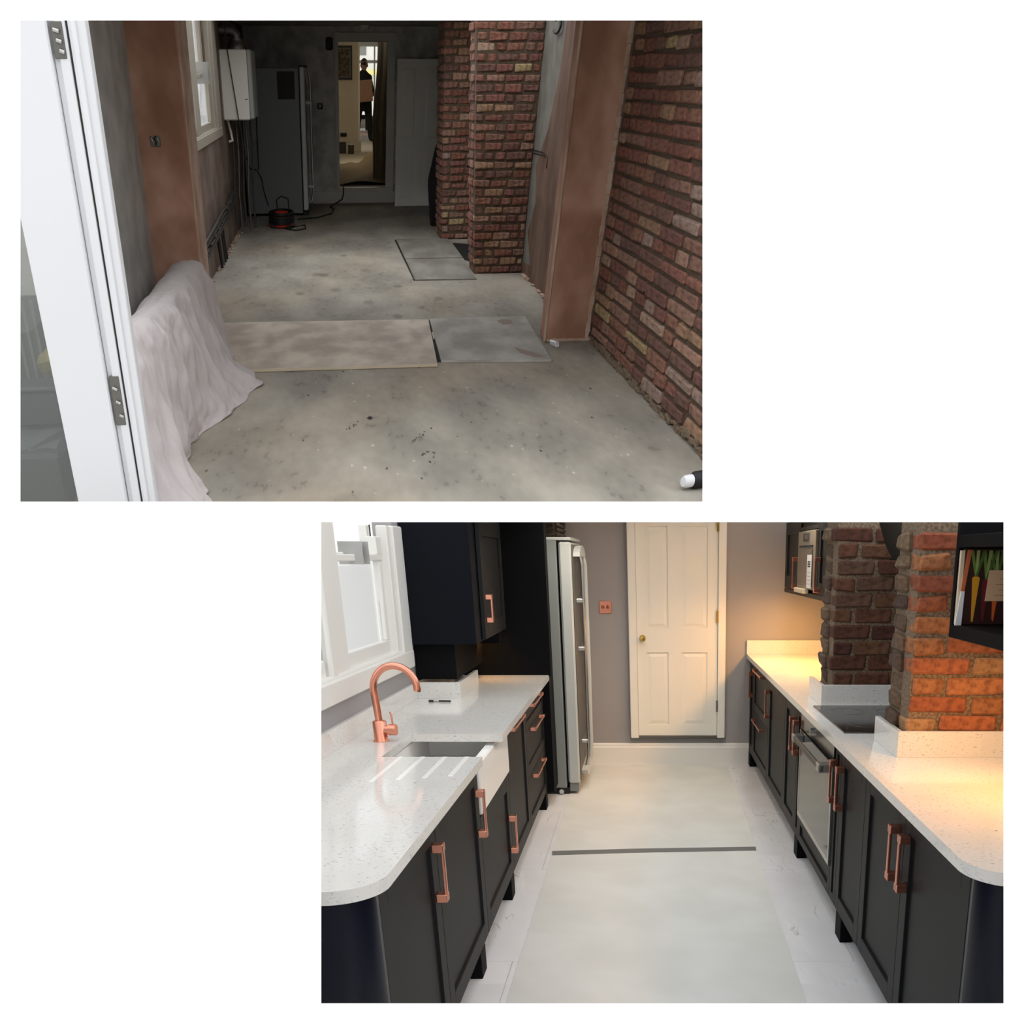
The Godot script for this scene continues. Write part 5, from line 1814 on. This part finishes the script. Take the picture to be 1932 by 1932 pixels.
func things_k() -> void:
	# protective sheets and the tape
	var o := V(0.04, 0, -3.3)
	one(K, "paper_sheet", slab(o, [[-0.575, -1.4], [0.60, -1.4], [0.65, -5.10], [-0.57, -5.03]], 0.0008, 0.0028), mats.sheet_paper, "pale protective paper sheet on the floor, nearer of the two", "paper sheet", o)
	o = V(0.05, 0, -6.2)
	one(K, "paper_sheet", slab(o, [[-0.57, -5.08], [0.66, -5.14], [0.69, -7.44], [-0.50, -7.44], [-0.572, -6.4]], 0.0006, 0.0022), mats.sheet_paper, "pale protective paper sheet on the floor in front of the back door", "paper sheet", o)
	o = V(0.04, 0, -5.08)
	one(K, "tape_strip", slab(o, [[-0.565, -4.995], [-0.1, -5.04], [0.655, -5.085], [0.66, -5.155], [-0.1, -5.115], [-0.573, -5.07]], 0.002, 0.005), mats.tape_grey, "dark grey tape strip joining the two paper sheets", "tape", o)
	# boxed in boiler
	o = V(-1.29, 1.0, -5.3)
	var bh := thing(K, "boiler_cupboard", "navy cupboard boxing in the boiler beside the sash window", "cupboard", o)
	var hb := wall_x(K, 0.0, 0.365, PackedVector2Array([Vector2(-5.02 - o.z, 0.22), Vector2(-6.0 - o.z, 0.22), Vector2(-6.0 - o.z, yt(-6.0) - 1.01), Vector2(-5.02 - o.z, yt(-5.02) - 1.01)]))
	part(bh, "case", hb, mats.navy_matt)
	part(bh, "lower_box", bx(V(0, 0.02, -0.70), V(0.225, 0.22, 0.20), 0.002), mats.navy_deep)
	var dr := front(bh, "door", -0.90, 1.0, -5.20, -5.98, 1.23, 1.88, o, 0.09)
	handle_v(dr, -0.90, 1.0, -5.285, 1.32, 1.475, o)
	# tall panel before the fridge
	o = V(-1.29, 0, -6.2)
	var tc := thing(K, "tall_cabinet", "tall black-blue end panel standing between the left worktop and the fridge", "cabinet", o)
	part(tc, "side", bx(V(0.0, 0.922, 0.12), V(0.645, yt(-6.1) - 0.005, 0.10), 0.0), mats.navy_deep)
	part(tc, "body", bx(V(0.0, 0.10, -0.18), V(0.64, yt(-6.1) - 0.005, 0.095), 0.0), mats.navy_deep)
	fridge_k()
	# wicker basket on the fridge
	o = V(-0.95, 1.806, -6.9)
	var bk := thing(K, "wicker_basket", "dark woven basket on top of the fridge", "basket", o)
	part(bk, "body", bx(V(-0.3, 0, -0.35), V(0.35, 0.135, 0.40), 0.02), mat("wicker", sc(58, 48, 38), 0.9))
	for k in 4:
		var wv := B()
		var pts := []
		for q in 21:
			pts.append(V(-0.28 + q * 0.031, 0.02 + k * 0.032 + 0.006 * sin(q * PI * 0.5 + k * PI * 0.5), 0.405))
		wv.tube(pts, 0.011, 6)
		part(bk, "weave", wv, mats.wicker)
		var w2 := B()
		pts = []
		for q in 21:
			pts.append(V(0.355, 0.02 + k * 0.032 + 0.006 * sin(q * PI * 0.5 + k * PI * 0.5), 0.38 - q * 0.036))
		w2.tube(pts, 0.011, 6)
		part(bk, "weave", w2, mats.wicker)
	# brick piers
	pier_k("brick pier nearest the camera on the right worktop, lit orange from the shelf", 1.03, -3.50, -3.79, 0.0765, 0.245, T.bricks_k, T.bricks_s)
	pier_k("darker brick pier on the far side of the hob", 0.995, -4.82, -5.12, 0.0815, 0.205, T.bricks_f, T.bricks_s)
	var hd := B()
	hd.prism(PackedVector2Array([Vector2(-0.05, 0.18), Vector2(-0.01, 0.07), Vector2(0.03, 0.0), Vector2(0.26, 0.0), Vector2(0.26, 0.18)]), Vector3.ZERO, V(1, 0, 0), V(0, 1, 0), V(0, 0, 1), -0.25, 0.25)
	var ho := thing(K, "cooker_hood", "black cooker hood between the two brick piers above the hob", "cooker hood", V(1.2, 1.665, -4.35))
	part(ho, "canopy", hd, mats.black)
	part(ho, "filter", bx(V(0.05, -0.006, -0.2), V(0.22, 0.0, 0.2), 0.001), mats.steel_dull)
	wall_cabinet()
	shelf()
	var side := ["left", "middle", "right"]
	for k in 3:
		var x: float = [-0.3, 0.35, 1.0][k]
		fill_downlight("added round fill light in the ceiling by the back wall, %s of its row of three" % side[k], V(x, 2.385, -6.7), 0.25)
		fill_downlight("added round fill light over the ends of the worktops, %s of its row of three" % side[k], V(x, 2.15, -5.95), 0.6)
	# warm lamps under the units
	lamp("thin warm light strip under the far right wall cabinet", V(1.30, 1.414, -6.45), Vector2(0.10, 1.3), 2.0)
	lamp("thin warm light strip under the open shelf with the cookbook", V(1.27, 1.399, -2.85), Vector2(0.10, 0.7), 0.65)
	part(bh, "added_lamp_shield", bx(V(0.20, 0.155, -0.52), V(0.365, 0.222, -0.505)), mats.navy_deep)  # boards added to keep the lamp's reflection off the worktop
	part(bh, "added_lamp_shield", bx(V(0.345, 0.155, -0.70), V(0.362, 0.222, -0.52)), mats.navy_deep)
	lamp("small warm light strip under the boxed in boiler", V(-1.01, 1.213, -5.90), Vector2(0.05, 0.10), 0.08)


func fill_downlight(label: String, p: Vector3, e: float) -> void:  # fill lamps added out of view to brighten the back of the kitchen
	var t := thing(K, "fill_downlight", label, "light", p, "added fill lights over the back of the kitchen")
	var r := B()
	r.lathe([Vector2(0.038, -0.004), Vector2(0.052, -0.006), Vector2(0.055, 0.0)], Vector3.ZERO, V(0, 1, 0), 20)
	part(t, "rim", r, mats.paint_white)
	var g := mat("fill_downlight_glow", Color(1.0, 0.96, 0.9), 0.5)
	g.emission_enabled = true
	g.emission = Color(1.0, 0.95, 0.88)
	g.emission_energy_multiplier = 2.0
	var d := B()
	d.lathe([Vector2(0, -0.003), Vector2(0.038, -0.003)], Vector3.ZERO, V(0, 1, 0), 20)
	part(t, "lens", d, g)
	var l := SpotLight3D.new()
	l.name = "light"
	l.light_color = Color(1.0, 0.96, 0.90)
	l.light_energy = e
	l.light_size = 0.09
	l.spot_range = 12.0
	l.spot_attenuation = 2.0
	l.spot_angle = 75.0
	l.spot_angle_attenuation = 0.7
	l.shadow_enabled = true
	l.rotation_degrees = V(-90, 0, 0)
	l.position = V(0, -0.02, 0)
	t.add_child(l)


func lamp(label: String, p: Vector3, size: Vector2, e: float) -> void:
	var t := thing(K, "under_cabinet_light", label, "light", p, "warm strips under the cupboards")
	var g := mat("lamp_glow", Color(1.0, 0.78, 0.45), 0.5)
	g.emission_enabled = true
	g.emission = Color(1.0, 0.74, 0.40)
	g.emission_energy_multiplier = 1.5
	if e < 0.1:
		g = mat("lamp_glow_faint", Color(1.0, 0.78, 0.45), 0.5)
		g.emission_enabled = true
		g.emission = Color(1.0, 0.74, 0.40)
		g.emission_energy_multiplier = 0.3
	part(t, "strip", bx(V(-size.x * 0.5, 0.0, -size.y * 0.5), V(size.x * 0.5, 0.005, size.y * 0.5), 0.001), g)
	var l := AreaLight3D.new()
	l.name = "light"
	l.area_size = size
	l.light_color = Color(1.0, 0.72, 0.38)
	l.light_energy = e
	l.light_size = 0.1
	l.rotation_degrees = V(-90, 0, 0)
	l.position = V(0, -0.004, 0)
	l.shadow_enabled = true
	t.add_child(l)


func wall_cabinet() -> void:
	var o := V(1.1, 1.42, -6.4)
	var wc := thing(K, "wall_cabinet", "navy wall cabinet on the far right with a built-in grey microwave", "cabinet", o)
	var cb := wall_x(K, 0.024, 0.365, PackedVector2Array([Vector2(-0.8, 0.0), Vector2(0.85, 0.0), Vector2(0.85, yt(-5.55) - 1.43), Vector2(-0.8, yt(-7.2) - 1.43)]))
	part(wc, "case", cb, mats.navy_deep)
	part(wc, "bottom_rail", bx(V(0.0, -0.0, -0.8), V(0.37, 0.03, 0.85), 0.002), mats.navy)
	var d := front(wc, "door", 1.1, -1.0, -6.56, -7.2, 1.452, 1.925, o, 0.09)
	handle_v(d, 1.1, -1.0, -6.63, 1.465, 1.675, o)
	d = front(wc, "door", 1.1, -1.0, -5.55, -5.86, 1.452, 1.9, o, 0.07)
	handle_v(d, 1.1, -1.0, -5.78, 1.465, 1.675, o)
	d = front(wc, "flap", 1.1, -1.0, -5.86, -6.56, 1.845, 1.92, o, 0.03)
	var mo := V(1.085, 1.475, -6.2)
	var mw := thing(K, "microwave", "grey built-in microwave with a white paper strip hanging from it", "microwave", mo)
	part(mw, "body", bx(V(0.0, 0.0, -0.33), V(0.02, 0.365, 0.32), 0.003), mat("taupe", sc(128, 118, 104), 0.5))
	part(mw, "door_glass", bx(V(-0.006, 0.02, -0.26), V(0.002, 0.25, 0.24), 0.002), mat("taupe_dark", sc(92, 82, 74), 0.25))
	part(mw, "vent_slot", bx(V(-0.004, 0.262, -0.26), V(0.002, 0.275, 0.24)), mats.black)
	part(mw, "display", bx(V(-0.004, 0.30, -0.12), V(0.002, 0.35, 0.10), 0.001), mats.rubber_dark)
	part(mw, "display_glass", bx(V(-0.0055, 0.312, -0.06), V(0.0, 0.338, 0.05), 0.001), mats.steel_dull)
	part(mw, "base_trim", bx(V(-0.02, -0.03, -0.34), V(0.02, 0.0, 0.02), 0.003), mats.ply_edge)
	var lb := part(mw, "paper_strip", bx(V(-0.009, 0.01, 0.09), V(-0.007, 0.215, 0.25)), mats.gloss_white)
	for k in 3:
		part(lb, "print", bx(V(-0.0105, 0.14 + k * 0.014, 0.12), V(-0.009, 0.149 + k * 0.014, 0.21)), mats.rubber_dark)
	for k in 4:
		part(lb, "print", bx(V(-0.0105, 0.035 + k * 0.024, 0.12), V(-0.009, 0.037 + k * 0.024, 0.22)), mats.steel_dull)


func shelf() -> void:
	var o := V(1.1, 1.405, -2.8)
	var sh := thing(K, "open_shelf", "navy open wall shelf at the right edge holding a cookbook", "shelf", o)
	part(sh, "bottom_board", bx(V(0, 0, -0.49), V(0.365, 0.045, 0.55), 0.002), mats.navy_deep)
	part(sh, "end_panel", bx(V(0, 0.045, -0.49), V(0.365, yt(-3.29) - 1.415, -0.462), 0.001), mats.navy_deep)
	part(sh, "back_panel", bx(V(0.35, 0.045, -0.462), V(0.365, yt(-2.3) - 1.42, 0.55)), mats.navy_deep)
	part(sh, "shelf_board", bx(V(0.0, 0.305, -0.462), V(0.35, 0.345, 0.55), 0.001), mats.navy_deep)
	# cookbook standing against the end panel
	var bo := V(1.115, 1.45, -3.235)
	var bk := thing(K, "cookbook", "cookbook with coloured carrots and a peach label on its cover", "book", bo)
	var th := 0.022
	part(bk, "cover", bx(V(0.0, 0.002, -th), V(0.30, 0.256, 0.0), 0.001), mat("cover_brown", sc(58, 32, 30), 0.5))
	part(bk, "pages", bx(V(-0.012, 0.004, -th + 0.003), V(0.0, 0.25, -0.003)), mats.ply_edge)
	var pg := B()
	pg.prism(PackedVector2Array([Vector2(-0.016, 0.0), Vector2(0.006, 0.0), Vector2(0.008, 0.115), Vector2(-0.004, 0.115)]), Vector3.ZERO, V(1, 0, 0), V(0, 1, 0), V(0, 0, 1), -0.002, 0.006)
	part(bk, "flap", pg, mats.gloss_white)
	var og := B()
	og.prism(PackedVector2Array([Vector2(-0.004, 0.115), Vector2(0.008, 0.115), Vector2(0.022, 0.252), Vector2(0.008, 0.252)]), Vector3.ZERO, V(1, 0, 0), V(0, 1, 0), V(0, 0, 1), -0.002, 0.003)
	part(bk, "flap", og, mat("flap_orange", sc(196, 108, 66), 0.6))
	var cols := [sc(226, 160, 40), sc(112, 30, 40), sc(226, 104, 40), sc(70, 26, 44), sc(150, 34, 36), sc(216, 84, 36), sc(80, 30, 50)]
	for k in 7:
		var x0 := 0.045 + k * 0.036
		var y0: float = 0.16 if k == 0 else 0.15
		var cr := B()
		cr.prism(PackedVector2Array([Vector2(x0 - 0.013, y0), Vector2(x0 - 0.004, 0.012 + 0.004 * (k % 3)), Vector2(x0 + 0.002, 0.012), Vector2(x0 + 0.013, y0), Vector2(x0, y0 + 0.008)]), Vector3.ZERO, V(1, 0, 0), V(0, 1, 0), V(0, 0, 1), -0.001, 0.0012)
		part(bk, "carrot", cr, mat("carrot_%d" % k, cols[k], 0.6))
		for j in 3:
			var lf := B()
			var tx := x0 + (j - 1) * 0.022 + 0.008 * sin(k * 2.0)
			lf.prism(PackedVector2Array([Vector2(x0 - 0.004, y0 + 0.004), Vector2(x0 + 0.004, y0 + 0.004), Vector2(tx + 0.006, 0.25), Vector2(tx - 0.005, 0.25)]), Vector3.ZERO, V(1, 0, 0), V(0, 1, 0), V(0, 0, 1), -0.001, 0.001 + j * 0.0002)
			part(bk, "leaf", lf, mat("leaf_%d" % j, [sc(110, 140, 62), sc(156, 178, 104), sc(84, 112, 48)][j], 0.7))
	var lab := B()
	lab.prism(PackedVector2Array([Vector2(0.082, 0.082), Vector2(0.30, 0.082), Vector2(0.30, 0.185), Vector2(0.088, 0.185)]), Vector3.ZERO, V(1, 0, 0), V(0, 1, 0), V(0, 0, 1), 0.0005, 0.0025)
	var lp := part(bk, "label", lab, mat("peach", sc(236, 194, 156), 0.7))
	for k in 4:
		part(lp, "print", bx(V(0.115 + 0.012 * (k % 2), 0.10 + k * 0.018, 0.0024), V(0.25 + 0.015 * (k % 2), 0.103 + k * 0.018, 0.003)), mat("print_tan", sc(196, 150, 110), 0.8))


func fridge_k() -> void:
	var o := V(-1.29, 0, -6.42)
	var f := thing(K, "fridge", "tall grey fridge with long pale handle, standing beside the finished kitchen's back wall", "fridge", o)
	part(f, "body", bx(V(0, 0.05, -0.96), V(0.70, 1.795, 0.0), 0.006), mat("fridge_side", sc(138, 144, 142), 0.4))
	part(f, "top_cap", bx(V(0, 1.785, -0.96), V(0.80, 1.806, 0.004), 0.004), mats.fridge_door)
	part(f, "door", bx(V(0.715, 0.085, -0.96), V(0.80, 1.775, 0.0), 0.012), mats.fridge_door)
	part(f, "door_front", bx(V(0.80, 0.10, -0.95), V(0.806, 1.76, -0.03), 0.002), mats.steel_dull)
	part(f, "foot", bx(V(0.5, 0.0, -0.3), V(0.72, 0.05, -0.02), 0.004), mats.black)
	part(f, "foot", bx(V(0.72, 0.02, -0.3), V(0.79, 0.08, -0.02), 0.004), mats.fridge_side)
	var fb := B()
	fb.lathe([Vector2(0, 0), Vector2(0.018, 0.0), Vector2(0.018, 0.03), Vector2(0, 0.03)], V(0.66, 0.025, -0.02), V(0, 0, 1), 12)
	part(f, "foot", fb, mats.steel)
	for q in [[-0.62, 0.018], [-0.30, 0.012]]:
		var h := B()
		h.tube([V(0.805, 0.14, q[0]), V(0.835, 0.16, q[0]), V(0.852, 0.24, q[0]), V(0.856, 0.9, q[0]), V(0.852, 1.62, q[0]), V(0.835, 1.70, q[0]), V(0.805, 1.72, q[0])], q[1], 12)
		part(f, "handle", h, mats.fridge_door if q[1] > 0.015 else mats.steel)
	for y0 in [0.33, 1.02, 1.36]:
		part(f, "handle_mount", bx(V(0.80, y0, -0.64), V(0.85, y0 + 0.03, -0.28), 0.006), mats.steel)
	for y0 in [0.07, 1.68]:
		var c := B()
		var poly := PackedVector2Array()
		for k in 9:
			var an := PI * k / 8.0
			poly.append(Vector2(-0.45 + cos(an) * 0.34, 0.0 + sin(an) * 0.075 * (1.0 if y0 > 1.0 else -1.0)))
		c.prism(poly, V(0, y0 + (0.0 if y0 > 1.0 else 0.09), 0), V(0, 0, 1), V(0, 1, 0), V(1, 0, 0), 0.80, 0.852)
		part(f, "handle_cap", c, mats.fridge_door)
